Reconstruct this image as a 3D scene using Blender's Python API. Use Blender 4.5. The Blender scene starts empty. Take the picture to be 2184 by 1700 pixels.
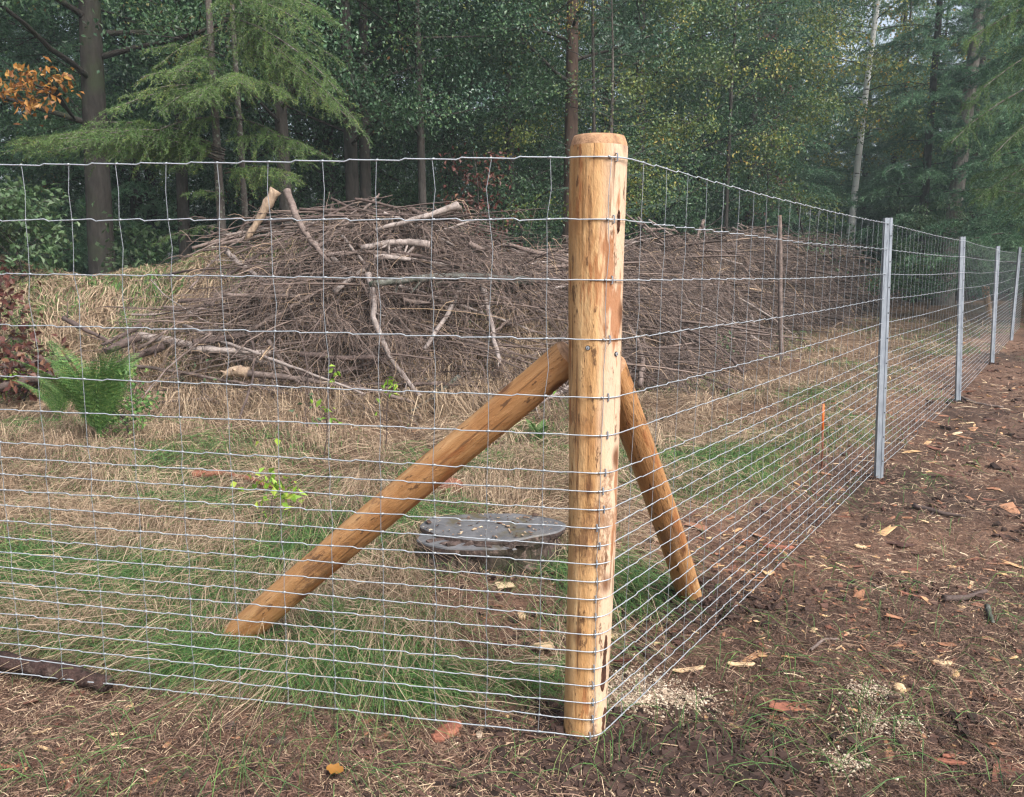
import bpy, math
import numpy as np
from math import radians as R_

# ------------------------------------------------------------------ camera, sky, sun, exposure
scene = bpy.context.scene
COL = scene.collection
PW, PH, F = 2184.0, 1700.0, 1750.0            # working pixel grid of the photograph and focal length in it
PITCH = R_(8.9)
CAMZ = 1.30
cam_d = bpy.data.cameras.new("camera"); cam = bpy.data.objects.new("camera", cam_d); COL.objects.link(cam)
cam.location = (0, 0, CAMZ); cam.rotation_euler = (math.pi/2 - PITCH, 0, 0)
cam_d.sensor_fit = 'HORIZONTAL'; cam_d.sensor_width = 36.0; cam_d.lens = 36.0*F/PW
cam_d.clip_start = 0.05; cam_d.clip_end = 1000
scene.camera = cam

SUN_EL, SUN_AZ = R_(48), R_(140)              # azimuth clockwise from +Y: behind the camera, to the right
world = bpy.data.worlds.new("World"); scene.world = world; world.use_nodes = True
nt = world.node_tree; nt.nodes.clear()
sky = nt.nodes.new('ShaderNodeTexSky'); sky.sky_type = 'NISHITA'; sky.sun_disc = False
sky.sun_elevation = SUN_EL; sky.sun_rotation = SUN_AZ; sky.dust_density = 6.0; sky.ozone_density = 1.0
hs = nt.nodes.new('ShaderNodeHueSaturation'); hs.inputs['Saturation'].default_value = 0.6
bg = nt.nodes.new('ShaderNodeBackground'); bg.inputs['Strength'].default_value = 0.15
wo = nt.nodes.new('ShaderNodeOutputWorld')
nt.links.new(sky.outputs[0], hs.inputs['Color']); nt.links.new(hs.outputs[0], bg.inputs[0]); nt.links.new(bg.outputs[0], wo.inputs[0])
sd = bpy.data.lights.new("sun", 'SUN'); sd.energy = 1.4; sd.angle = R_(25); sd.color = (1.0, 0.98, 0.95)
sun = bpy.data.objects.new("sun", sd); COL.objects.link(sun)
sun.rotation_euler = (math.pi/2 - SUN_EL, 0, math.pi - SUN_AZ)
vs = scene.view_settings
scene.display_settings.display_device = 'sRGB'
vs.view_transform = 'Standard'; vs.look = 'None'; vs.gamma = 1.0; vs.use_curve_mapping = False
vs.exposure = 1.1
cy = scene.cycles
cy.max_bounces = 6; cy.diffuse_bounces = 4; cy.glossy_bounces = 2; cy.transmission_bounces = 3; cy.volume_bounces = 0
cy.use_denoising = True; cy.caustics_reflective = False; cy.caustics_refractive = False
cy.filter_width = 1.3

# ------------------------------------------------------------------ helpers
rng = np.random.default_rng(11)
def U(a, b, n=None): return rng.uniform(a, b, n)
def nrm(a): return a/np.maximum(np.linalg.norm(a, axis=-1, keepdims=True), 1e-9)
FW = np.array([0, math.cos(PITCH), -math.sin(PITCH)]); UPV = np.array([0, math.sin(PITCH), math.cos(PITCH)]); RT = np.array([1., 0, 0])
EYE = np.array([0, 0, CAMZ])
def ray(px, py):
    px = np.asarray(px, float); py = np.asarray(py, float)
    return FW + ((px-PW/2)/F)[..., None]*RT - ((py-PH/2)/F)[..., None]*UPV
def at(px, py, Y):
    d = ray(px, py); return EYE + d*(np.asarray(Y, float)/d[..., 1])[..., None]
def atz(px, py, z=0.0):
    d = ray(px, py); return EYE + d*((z-CAMZ)/d[..., 2])[..., None]
def xat(px, Y):                                # x of a pixel column at depth Y (on eye height)
    return (px-PW/2)/F*Y*math.cos(PITCH)

def _h(i, j, s):
    n = (i*374761393 + j*668265263 + s*974634767) & 0x7fffffff
    n = ((n ^ (n >> 13))*1274126177) & 0x7fffffff
    return ((n ^ (n >> 16)) & 0xffff)/65535.0
def vnoise(x, y, s=0):
    xi = np.floor(x).astype(np.int64); yi = np.floor(y).astype(np.int64)
    fx = x-xi; fy = y-yi; fx = fx*fx*(3-2*fx); fy = fy*fy*(3-2*fy)
    a = _h(xi, yi, s); b = _h(xi+1, yi, s); c = _h(xi, yi+1, s); d = _h(xi+1, yi+1, s)
    return (a*(1-fx)+b*fx)*(1-fy) + (c*(1-fx)+d*fx)*fy
def fbm(x, y, s=0, o=3):
    t = 0; a = .5
    for k in range(o):
        t = t + a*vnoise(x*2**k+17.3*k, y*2**k-9.1*k, s+k); a *= .5
    return t/(1-.5**o)
def sstep(a, b, x):
    t = np.clip((x-a)/(b-a), 0, 1); return t*t*(3-2*t)

class MB:
    """collects vertices and faces; build() links them as ONE mesh object"""
    def __init__(s): s.V = []; s.Q = []; s.T = []; s.A = []; s.mq = []; s.mt = []; s.n = 0
    def add(s, V, Q=None, T=None, v=0.5, m=0):
        V = np.asarray(V, float).reshape(-1, 3)
        s.V.append(V); s.A.append(np.broadcast_to(np.asarray(v, float), (len(V),)).copy())
        if Q is not None and len(Q): s.Q.append(np.asarray(Q)+s.n); s.mq.append(np.full(len(Q), m))
        if T is not None and len(T): s.T.append(np.asarray(T)+s.n); s.mt.append(np.full(len(T), m))
        s.n += len(V)
    def tubes(s, P, Rr, sides=5, v=None, cap=False, m=0):
        P = np.asarray(P, float); Rr = np.asarray(Rr, float)
        if P.ndim == 2: P = P[None]
        if Rr.ndim == 1 and Rr.size > 1: Rr = Rr[None]
        Rr = np.broadcast_to(Rr, P.shape[:2])
        N, K = P.shape[:2]
        Tn = nrm(np.gradient(P, axis=1))
        mt = nrm(Tn.mean(1)); ref = np.where((np.abs(mt[:, 2]) < .8)[:, None], [[0, 0, 1.]], [[1., 0.2, 0]])
        Uu = nrm(np.cross(Tn, ref[:, None, :])); Vv = np.cross(Tn, Uu)
        if cap:
            P = np.concatenate([P[:, :1], P, P[:, -1:]], 1); Rr = np.concatenate([Rr[:, :1]*0+1e-5, Rr, Rr[:, -1:]*0+1e-5], 1)
            Uu = np.concatenate([Uu[:, :1], Uu, Uu[:, -1:]], 1); Vv = np.concatenate([Vv[:, :1], Vv, Vv[:, -1:]], 1); K += 2
        a = np.arange(sides)*2*math.pi/sides
        W = P[:, :, None, :] + Rr[:, :, None, None]*(np.cos(a)[None, None, :, None]*Uu[:, :, None, :] + np.sin(a)[None, None, :, None]*Vv[:, :, None, :])
        idx = np.arange(N*K*sides).reshape(N, K, sides)
        q = np.stack([idx[:, :-1, :], np.roll(idx, -1, 2)[:, :-1, :], np.roll(idx, -1, 2)[:, 1:, :], idx[:, 1:, :]], -1).reshape(-1, 4)
        if v is None: v = rng.random(N)
        vv = np.broadcast_to(np.asarray(v, float).reshape(-1, 1), (N, K*sides)).reshape(-1)
        s.add(W, q, v=vv, m=m)
    def ribbons(s, P, W, side, v=None, m=0):
        N, K = P.shape[:2]
        side = np.broadcast_to(side[:, None, :] if side.ndim == 2 else side, P.shape)
        W = np.broadcast_to(W, (N, K))
        Vt = np.stack([P-side*W[..., None]*.5, P+side*W[..., None]*.5], 2)
        idx = np.arange(N*K*2).reshape(N, K, 2)
        q = np.stack([idx[:, :-1, 0], idx[:, :-1, 1], idx[:, 1:, 1], idx[:, 1:, 0]], -1).reshape(-1, 4)
        if v is None: v = rng.random(N)
        s.add(Vt, q, v=np.repeat(np.broadcast_to(v, (N,)), K*2), m=m)
    def leaves(s, C, D, Nn, L, Wd, v=None, m=0, fold=.15):
        """rhombic leaves: C base, D direction, Nn normal"""
        n = len(C); D = nrm(D); S = nrm(np.cross(D, Nn)); N2 = np.cross(S, D)
        L = np.broadcast_to(L, (n,))[:, None]; Wd = np.broadcast_to(Wd, (n,))[:, None]
        b = C; t = C + D*L - N2*L*fold; l = C + D*L*.5 - S*Wd*.5 + N2*L*fold*.6; r = C + D*L*.5 + S*Wd*.5 + N2*L*fold*.6
        Vt = np.stack([b, l, t, r], 1); idx = np.arange(n*4).reshape(n, 4)
        if v is None: v = rng.random(n)
        s.add(Vt, idx, v=np.repeat(np.broadcast_to(v, (n,)), 4), m=m)
    def needles(s, B, Tip, w, v=None, m=0):
        n = len(B); D = nrm(Tip-B); S = nrm(np.cross(D, rng.normal(size=(n, 3))))
        Vt = np.stack([B-S*w*.5, B+S*w*.5, Tip], 1); idx = np.arange(n*3).reshape(n, 3)
        if v is None: v = rng.random(n)
        s.add(Vt, T=idx, v=np.repeat(np.broadcast_to(v, (n,)), 3), m=m)
    def blocks(s, C, D, L, W, H, up=None, v=None, m=0, jit=.18):
        """ragged little planks: centre, long direction, sizes"""
        n = len(C); D = nrm(D); up = np.broadcast_to([0, 0, 1.], (n, 3)) if up is None else up
        S = nrm(np.cross(D, up)); N2 = np.cross(S, D)
        sg = np.array([[-1, -1, -1], [1, -1, -1], [1, 1, -1], [-1, 1, -1], [-1, -1, 1], [1, -1, 1], [1, 1, 1], [-1, 1, 1]], float)
        c = sg[None]*(.5+rng.uniform(-jit, jit, (n, 8, 3)))
        L, W, H = (np.broadcast_to(q, (n,)) for q in (L, W, H))
        Vt = C[:, None] + c[..., :1]*L[:, None, None]*D[:, None] + c[..., 1:2]*W[:, None, None]*S[:, None] + c[..., 2:]*H[:, None, None]*N2[:, None]
        f = np.array([[0, 3, 2, 1], [4, 5, 6, 7], [0, 1, 5, 4], [1, 2, 6, 5], [2, 3, 7, 6], [3, 0, 4, 7]])
        idx = (np.arange(n)*8)[:, None, None]+f[None]
        if v is None: v = rng.random(n)
        s.add(Vt, idx.reshape(-1, 4), v=np.repeat(np.broadcast_to(v, (n,)), 8), m=m)
    def grid(s, G, closed=False, v=.5, m=0):
        a, b = G.shape[:2]; idx = np.arange(a*b).reshape(a, b)
        if closed: nx = np.roll(idx, -1, 1)
        else: nx = idx[:, 1:]; idx = idx[:, :-1]
        q = np.stack([idx[:-1], nx[:-1], nx[1:], idx[1:]], -1).reshape(-1, 4)
        s.add(G, q, v=v, m=m)
    def build(s, name, mats, parent=None, smooth=False, loc=None):
        V = np.concatenate(s.V).astype(np.float32); A = np.concatenate(s.A).astype(np.float32)
        Q = np.concatenate(s.Q) if s.Q else np.zeros((0, 4), int); T = np.concatenate(s.T) if s.T else np.zeros((0, 3), int)
        me = bpy.data.meshes.new(name)
        me.vertices.add(len(V)); me.vertices.foreach_set('co', V.ravel())
        nl = Q.size+T.size; me.loops.add(nl)
        me.loops.foreach_set('vertex_index', np.concatenate([Q.ravel(), T.ravel()]).astype(np.int32))
        me.polygons.add(len(Q)+len(T))
        me.polygons.foreach_set('loop_start', np.concatenate([np.arange(len(Q))*4, Q.size+np.arange(len(T))*3]).astype(np.int32))
        mi = np.concatenate(s.mq+s.mt) if (s.mq or s.mt) else np.zeros(0)
        me.polygons.foreach_set('material_index', mi.astype(np.int32))
        me.polygons.foreach_set('use_smooth', np.full(len(Q)+len(T), smooth))
        at_ = me.attributes.new('v', 'FLOAT', 'POINT'); at_.data.foreach_set('value', A)
        me.update(calc_edges=True)
        for m in (mats if isinstance(mats, (list, tuple)) else [mats]): me.materials.append(m)
        o = bpy.data.objects.new(name, me); COL.objects.link(o)
        if parent is not None: o.parent = parent
        if loc is not None: o.location = loc
        return o
def tag(o, label=None, cat=None, group=None, kind=None):
    if label: o['label'] = label
    if cat: o['category'] = cat
    if group: o['group'] = group
    if kind: o['kind'] = kind
    return o
def empty(name, loc, label, cat, group=None):
    o = bpy.data.objects.new(name, None); COL.objects.link(o); o.location = loc; o.empty_display_size = .1
    return tag(o, label, cat, group)
def copy_tree(o, loc, rotz, sc, label, group=None):
    c = o.copy(); COL.objects.link(c); c.location = loc; c.rotation_euler = (0, 0, rotz); c.scale = (sc[0], sc[0], sc[1])
    tag(c, label, None, group)
    for ch in o.children:
        d = ch.copy(); COL.objects.link(d); d.parent = c
        for g in ch.children:
            e = g.copy(); COL.objects.link(e); e.parent = d
    return c

# ------------------------------------------------------------------ materials
def nodes(name):
    m = bpy.data.materials.new(name); m.use_nodes = True; t = m.node_tree
    b = t.nodes['Principled BSDF']; return m, t, b
def ramp(t, fac, stops, interp='LINEAR'):
    n = t.nodes.new('ShaderNodeValToRGB'); n.color_ramp.interpolation = interp
    e = n.color_ramp.elements
    while len(e) < len(stops): e.new(.5)
    for k, (p, c) in enumerate(stops): e[k].position = p; e[k].color = (*c, 1) if len(c) == 3 else c
    t.links.new(fac, n.inputs[0]); return n.outputs[0]
def noise(t, vec, scale, detail=3, rough=.6, dist=0):
    n = t.nodes.new('ShaderNodeTexNoise'); n.inputs['Scale'].default_value = scale; n.inputs['Detail'].default_value = detail
    n.inputs['Roughness'].default_value = rough; n.inputs['Distortion'].default_value = dist
    t.links.new(vec, n.inputs['Vector']); return n.outputs[0]
def mapping(t, scale=(1, 1, 1), coord='Object', loc=(0, 0, 0)):
    c = t.nodes.new('ShaderNodeTexCoord'); m = t.nodes.new('ShaderNodeMapping'); m.inputs['Scale'].default_value = scale; m.inputs['Location'].default_value = loc
    t.links.new(c.outputs[coord], m.inputs[0]); return m.outputs[0]
def mix(t, fac, a, b, mode='MIX'):
    n = t.nodes.new('ShaderNodeMix'); n.data_type = 'RGBA'; n.blend_type = mode
    for s_, x in ((n.inputs[0], fac), (n.inputs[6], a), (n.inputs[7], b)):
        if isinstance(x, (int, float)): s_.default_value = x
        elif isinstance(x, tuple): s_.default_value = (*x, 1)
        else: t.links.new(x, s_)
    return n.outputs[2]
def bump(t, b, h, strength=.5, dist=.01):
    n = t.nodes.new('ShaderNodeBump'); n.inputs['Strength'].default_value = strength; n.inputs['Distance'].default_value = dist
    t.links.new(h, n.inputs['Height']); t.links.new(n.outputs[0], b.inputs['Normal'])
def attr(t, name='v'):
    n = t.nodes.new('ShaderNodeAttribute'); n.attribute_name = name; return n.outputs['Fac']
def m_var(name, stops, rough=.7, spec=.3, transl=0.0, nz=None):
    """colour chosen per piece by the attribute v"""
    m, t, b = nodes(name)
    c = ramp(t, attr(t), stops)
    if nz:
        f = noise(t, mapping(t), nz, 3); c = mix(t, .7, c, ramp(t, f, [(.3, (.45, .45, .45)), (.7, (1.3, 1.3, 1.3))]), 'MULTIPLY')
    t.links.new(c, b.inputs['Base Color']); b.inputs['Roughness'].default_value = rough; b.inputs['Specular IOR Level'].default_value = spec
    if transl:
        tr = t.nodes.new('ShaderNodeBsdfTranslucent'); t.links.new(c, tr.inputs[0]); ms = t.nodes.new('ShaderNodeMixShader'); ms.inputs[0].default_value = transl
        t.links.new(b.outputs[0], ms.inputs[1]); t.links.new(tr.outputs[0], ms.inputs[2]); t.links.new(ms.outputs[0], t.nodes['Material Output'].inputs[0])
    return m
def m_bark(name, dark, light, scale=9, moss=None, stretch=.25, lich=None, bstr=.8):
    m, t, b = nodes(name)
    v = mapping(t, (1, 1, stretch)); f = noise(t, v, scale, 6, .7)
    c = ramp(t, f, [(.3, dark), (.68, light)])
    g = noise(t, mapping(t), 2.2, 4)
    if moss: c = mix(t, ramp(t, g, [(.5, (0, 0, 0)), (.66, (1, 1, 1))]), c, moss)
    if lich: c = mix(t, ramp(t, noise(t, mapping(t, loc=(7, 3, 1)), 26, 4), [(.55, (0, 0, 0)), (.65, (1, 1, 1))]), c, lich)
    t.links.new(c, b.inputs['Base Color']); b.inputs['Roughness'].default_value = .85; b.inputs['Specular IOR Level'].default_value = .25
    bump(t, b, f, bstr, .02); return m

def m_peeled(name, pale_dir=None, warm=1.0):
    m, t, b = nodes(name)
    v = mapping(t, (1, 1, .09)); st = noise(t, v, 34, 5, .6, .3)
    c = ramp(t, st, [(.28, (.31*warm, .165*warm**1.6, .065*warm**2)), (.42, (.43*warm, .245*warm**1.6, .105*warm**2)), (.6, (.51*warm, .315*warm**1.6, .15*warm**2)), (.75, (.63*warm, .44*warm**1.6, .23*warm**2))])
    big = noise(t, mapping(t, (1, 1, .35)), 7, 4, .6, .6)
    c = mix(t, ramp(t, big, [(.55, (0, 0, 0)), (.62, (.65, .65, .65))]), c, (.31, .145, .055))
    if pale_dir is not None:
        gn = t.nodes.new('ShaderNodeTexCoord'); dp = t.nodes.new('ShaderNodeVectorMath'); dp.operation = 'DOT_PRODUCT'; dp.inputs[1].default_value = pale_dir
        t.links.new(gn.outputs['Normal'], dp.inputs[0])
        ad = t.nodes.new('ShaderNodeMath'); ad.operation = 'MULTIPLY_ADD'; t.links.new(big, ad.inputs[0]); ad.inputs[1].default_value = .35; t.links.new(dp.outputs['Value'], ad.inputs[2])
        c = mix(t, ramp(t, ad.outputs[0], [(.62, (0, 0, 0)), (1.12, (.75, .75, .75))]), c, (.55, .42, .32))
    fl = noise(t, mapping(t, (1, 1, .3), loc=(3, 1, 5)), 42, 4, .7)
    c = mix(t, ramp(t, fl, [(.595, (0, 0, 0)), (.64, (.85, .85, .85))]), c, (.10, .05, .025))
    f2 = noise(t, mapping(t, (1, 1, .5), loc=(9, 2, 1)), 8, 6, .8)
    c = mix(t, ramp(t, f2, [(.57, (0, 0, 0)), (.63, (.75, .75, .75))]), c, (.19, .10, .05))
    f3 = noise(t, mapping(t, (1, 1, .035), loc=(2, 5, 3)), 70, 3, .65)
    c = mix(t, ramp(t, f3, [(.60, (0, 0, 0)), (.67, (.8, .8, .8))]), c, (.13, .065, .03))
    f4 = noise(t, mapping(t, (1, 1, .18), loc=(6, 1, 8)), 11, 4, .7)
    c = mix(t, ramp(t, f4, [(.58, (0, 0, 0)), (.62, (.8, .8, .8))]), c, (.28, .11, .04))
    # knots
    vo = t.nodes.new('ShaderNodeTexVoronoi'); vo.inputs['Scale'].default_value = 9.0; t.links.new(mapping(t, (1, 1, .55)), vo.inputs['Vector'])
    c = mix(t, ramp(t, vo.outputs['Distance'], [(.08, (.95, .95, .95)), (.20, (0, 0, 0))]), c, (.13, .055, .025))
    t.links.new(c, b.inputs['Base Color']); b.inputs['Roughness'].default_value = .68; b.inputs['Specular IOR Level'].default_value = .25
    bump(t, b, mix(t, .5, st, fl), .9, .015); return m

M = {}
M['wire'] = nodes('galvanised_wire')[0]
b = M['wire'].node_tree.nodes['Principled BSDF']; b.inputs['Base Color'].default_value = (.42, .46, .50, 1); b.inputs['Metallic'].default_value = .45; b.inputs['Roughness'].default_value = .42
M['stay'] = nodes('thin_wire')[0]
b = M['stay'].node_tree.nodes['Principled BSDF']; b.inputs['Base Color'].default_value = (.30, .33, .36, 1); b.inputs['Metallic'].default_value = .45; b.inputs['Roughness'].default_value = .5
m, t, b = nodes('galvanised_steel'); f = noise(t, mapping(t, (1, 1, .4)), 22, 4)
t.links.new(ramp(t, f, [(.3, (.20, .23, .27)), (.7, (.33, .37, .42))]), b.inputs['Base Color']); b.inputs['Metallic'].default_value = .45; b.inputs['Roughness'].default_value = .5; M['steel'] = m
m, t, b = nodes('painted_hole_shade'); b.inputs['Base Color'].default_value = (.02, .02, .022, 1); b.inputs['Roughness'].default_value = .9; M['holeshade'] = m  # near-black colour standing in for the shade inside holes and recesses
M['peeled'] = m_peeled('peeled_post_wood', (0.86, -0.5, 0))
M['peeled_brace'] = m_peeled('peeled_brace_wood', None, .82)
M['bark_strip'] = m_bark('bark_strip', (.035, .016, .010), (.11, .045, .027), 40, stretch=.4)
M['oakbark'] = m_bark('oak_bark', (.014, .0125, .011), (.05, .044, .039), 14, moss=(.035, .042, .024))
M['darkbark'] = m_bark('dark_bark', (.022, .02, .018), (.075, .065, .058), 14)
M['pinebark'] = m_bark('pine_bark', (.04, .026, .02), (.12, .078, .06), 10)
M['larchbark'] = m_bark('larch_bark', (.05, .042, .038), (.15, .128, .115), 18, lich=(.22, .25, .2))
m, t, b = nodes('birch_bark'); v = mapping(t, (1, 1, 5.0)); f = noise(t, v, 2.6, 3, .6)
c = ramp(t, f, [(.33, (.06, .055, .05)), (.38, (.78, .77, .74)), (.7, (.86, .85, .82))]); t.links.new(c, b.inputs['Base Color']); b.inputs['Roughness'].default_value = .7; M['birchbark'] = m
M['branch'] = m_bark('dead_branch_bark', (.06, .045, .038), (.23, .18, .16), 16, stretch=1, bstr=.5)
M['palebranch'] = m_bark('weathered_branch', (.13, .105, .095), (.36, .31, .285), 16, stretch=1, bstr=.5)
M['darkbranch'] = m_bark('wet_dark_branch', (.03, .022, .02), (.13, .095, .085), 16, stretch=1, bstr=.6)
M['mosslog'] = m_bark('mossy_log_bark', (.035, .033, .03), (.15, .15, .135), 16, moss=(.06, .07, .05), stretch=1, lich=(.17, .18, .16))
M['redwood'] = m_bark('stripped_red_wood', (.12, .045, .032), (.33, .135, .085), 12, stretch=.3, bstr=.4)
M['wetlog'] = m_bark('wet_log_bark', (.012, .008, .007), (.085, .05, .043), 34, stretch=1, bstr=1.0, lich=(.12, .085, .07))
M['greybark'] = m_bark('grey_larch_bark', (.09, .08, .072), (.27, .24, .21), 16, lich=(.27, .29, .25))
M['cuttop'] = m_bark('sawn_post_top', (.14, .075, .045), (.50, .30, .17), 26, stretch=1, bstr=.4)
M['splinter'] = m_bark('splintered_wood', (.16, .11, .08), (.50, .38, .27), 18, stretch=.3)
M['cutwood'] = m_bark('fresh_cut_wood', (.34, .22, .12), (.62, .46, .29), 20, stretch=.3, bstr=.3)
M['twig'] = m_var('dead_twigs', [(0, (.035, .025, .022)), (.45, (.115, .086, .075)), (.8, (.215, .163, .138)), (1, (.36, .26, .17))], .8, .2)
M['straw'] = m_var('straw_grass', [(0, (.10, .065, .045)), (.35, (.24, .17, .115)), (.7, (.38, .285, .195)), (1, (.54, .43, .30))], .65, .3, .25)
M['green'] = m_var('green_grass', [(0, (.032, .075, .028)), (.4, (.078, .17, .052)), (.75, (.135, .25, .068)), (1, (.26, .28, .11))], .6, .3, .3)
M['litter'] = m_var('needle_litter', [(0, (.03, .019, .015)), (.35, (.11, .066, .048)), (.65, (.235, .15, .108)), (.88, (.42, .31, .20)), (1, (.58, .46, .32))], .75, .25)
M['chips'] = m_var('wood_chips', [(0, (.07, .035, .028)), (.3, (.18, .075, .05)), (.6, (.36, .18, .10)), (.8, (.58, .38, .19)), (1, (.72, .55, .35))], .6, .3)
M['clod'] = m_var('soil_clods', [(0, (.02, .013, .011)), (.5, (.055, .034, .028)), (1, (.12, .065, .05))], .85, .2)
M['sawdust'] = m_var('sawdust', [(0, (.28, .21, .15)), (.5, (.46, .37, .28)), (1, (.66, .57, .45))], .8, .2)
M['oakleaf'] = m_var('oak_leaves', [(0, (.024, .06, .03)), (.5, (.062, .138, .062)), (.82, (.11, .20, .075)), (.95, (.17, .17, .05)), (1, (.22, .11, .04))], .42, .5, .25)
M['darkleaf'] = m_var('dark_leaves', [(0, (.02, .055, .038)), (.6, (.056, .125, .075)), (1, (.095, .18, .085))], .38, .55, .25)
M['birchleaf'] = m_var('birch_leaves', [(0, (.05, .095, .028)), (.45, (.13, .19, .05)), (.72, (.25, .27, .065)), (.92, (.45, .37, .08)), (1, (.46, .25, .05))], .42, .5, .38)
M['orangeleaf'] = m_var('orange_leaves', [(0, (.16, .06, .02)), (.5, (.31, .14, .03)), (1, (.40, .23, .06))], .5, .4, .3)
M['redleaf'] = m_var('red_leaves', [(0, (.045, .018, .014)), (.6, (.10, .032, .025)), (1, (.15, .075, .04))], .5, .4, .2)
M['shrubleaf'] = m_var('shrub_leaves', [(0, (.03, .06, .025)), (.5, (.07, .13, .055)), (1, (.17, .24, .13))], .45, .4, .3)
M['larch'] = m_var('larch_needles', [(0, (.06, .125, .04)), (.5, (.145, .25, .08)), (.85, (.25, .35, .11)), (1, (.38, .34, .08))], .6, .3, .42)
M['spruce'] = m_var('spruce_needles', [(0, (.05, .11, .075)), (.5, (.10, .19, .13)), (1, (.17, .28, .19))], .6, .3, .25)
M['fir'] = m_var('fir_needles', [(0, (.04, .095, .058)), (.5, (.09, .195, .105)), (1, (.16, .29, .15))], .55, .35, .25)
M['fern'] = m_var('fern_fronds', [(0, (.045, .11, .03)), (.6, (.11, .22, .06)), (1, (.25, .32, .10))], .5, .35, .3)
M['bright'] = m_var('bright_leaves', [(0, (.12, .24, .03)), (.6, (.24, .40, .05)), (1, (.40, .48, .08))], .5, .35, .35)
M['fir2'] = m_var('mist_paled_fir_needles', [(0, (.065, .15, .095)), (.5, (.15, .29, .165)), (1, (.25, .41, .22))], .55, .35, .3)  # fir needles paled to put the misty brightness at right into the colour
m, t, b = nodes('stump_top'); f = noise(t, mapping(t), 9, 5, .7); g = noise(t, mapping(t, loc=(4, 2, 0)), 38, 3)
c = ramp(t, f, [(.3, (.055, .055, .06)), (.6, (.125, .125, .13))]); c = mix(t, ramp(t, g, [(.66, (0, 0, 0)), (.72, (1, 1, 1))]), c, (.45, .38, .30))
c = mix(t, ramp(t, noise(t, mapping(t, loc=(1, 8, 0)), 5, 4), [(.56, (0, 0, 0)), (.66, (.9, .9, .9))]), c, (.075, .06, .03))
t.links.new(c, b.inputs['Base Color']); b.inputs['Roughness'].default_value = .6; bump(t, b, f, .4, .01); M['stumptop'] = m
M['stumprot'] = m_bark('rotten_stump_wood', (.015, .011, .010), (.12, .085, .075), 22, stretch=.5, moss=(.03, .03, .016), lich=(.17, .125, .105))
m, t, b = nodes('stake_paint'); b.inputs['Base Color'].default_value = (.80, .17, .03, 1); b.inputs['Roughness'].default_value = .5; M['orangepaint'] = m

# ------------------------------------------------------------------ terrain
POST = atz(1246, 1562)[:2]                      # corner post, on the ground
STEEL = [atz(1873, 1018), atz(2042, 858), atz(2115, 776), atz(2156, 731)]
STEEL = [s[:2] for s in STEEL]
_d = (STEEL[3]-STEEL[1]); STEEL.append(STEEL[3]+_d/2); STEEL.append(STEEL[3]+_d)
LD = nrm(np.array([-1.8, .335])); LN = np.array([LD[1], -LD[0]])          # left run and its inward normal
RD = nrm(STEEL[1]-POST); RN = np.array([RD[1], -RD[0]])                    # right run and its outward normal
RIDGE = np.array([  # x, y, height, half width of the windrow
    [-14, 11.5, 1.1, 2.4], [-7, 9.6, 1.15, 2.2], [-4.6, 9.3, 1.12, 2.0], [-3.4, 9.2, 1.18, 1.9], [-1.8, 9.25, 1.85, 1.8], [-.6, 9.4, 1.42, 1.8],
    [.5, 10.6, 1.12, 1.7], [1.7, 13.3, 1.5, 1.6], [4.2, 17.9, 1.7, 1.7], [7.3, 23.3, 1.85, 1.9], [10.4, 28.8, 1.95, 2.2], [13, 34, 1.3, 2.2]])
def ridge(x, y):
    x = np.asarray(x, float); y = np.asarray(y, float)
    best = np.full(x.shape, 1e9); H = np.zeros(x.shape); Wd = np.ones(x.shape)
    for a, b_ in zip(RIDGE[:-1], RIDGE[1:]):
        d = b_[:2]-a[:2]; tt = np.clip(((x-a[0])*d[0]+(y-a[1])*d[1])/(d@d), 0, 1)
        q = np.hypot(x-a[0]-tt*d[0], y-a[1]-tt*d[1]); k = q < best
        best = np.where(k, q, best); H = np.where(k, a[2]+tt*(b_[2]-a[2]), H); Wd = np.where(k, a[3]+tt*(b_[3]-a[3]), Wd)
    return best, H, Wd
def ridge_h(x, y):
    d, H, Wd = ridge(x, y); q = np.clip(d/Wd, 0, 1)
    return H*(1-q**1.5)**1.15
def inside(x, y):
    sl = (x-POST[0])*LN[0]+(y-POST[1])*LN[1]; sr = -((x-POST[0])*RN[0]+(y-POST[1])*RN[1]); return sl, sr
def ground(x, y):
    x = np.asarray(x, float); y = np.asarray(y, float)
    z = .05*(fbm(x*.9, y*.9, 3, 2)-.5) + .045*(fbm(x*4, y*4, 5, 3)-.5) + .03*(fbm(x*13, y*13, 9, 2)-.5)
    sl, sr = inside(x, y); ins = sstep(0.05, .5, sl)*sstep(.1, .8, sr)
    z = z + ins*(.16*(fbm(x*1.3, y*1.3, 21, 2)-.42)) + ins*.02
    z = z + np.where(y > 12, (y-12)*.012, 0)
    rh = ridge_h(x, y); z = z + rh*(1+.5*(fbm(x*1.25, y*1.25, 31, 3)-.5)) + np.clip(rh, 0, .3)*.5*(fbm(x*5, y*5, 33, 2)-.5)
    r = np.hypot(x-POST[0], y-POST[1]); z = z*sstep(.05, .6, r)
    return z
def onground(x, y, dz=0.0): return np.stack([x, y, ground(x, y)+dz], -1)
def hit(px, py, Yf=9.4):
    """where the sight line of a photograph point meets the terrain, else depth Yf"""
    d = ray(np.float64(px), np.float64(py)); t = 1.5*1.012**np.arange(300)
    p = EYE+d*t[:, None]; k = np.nonzero(p[:, 2] < ground(p[:, 0], p[:, 1]))[0]
    if len(k) == 0 or p[k[0], 1] > Yf+14: return at(np.float64(px), np.float64(py), Yf)
    return p[k[0]]

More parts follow.
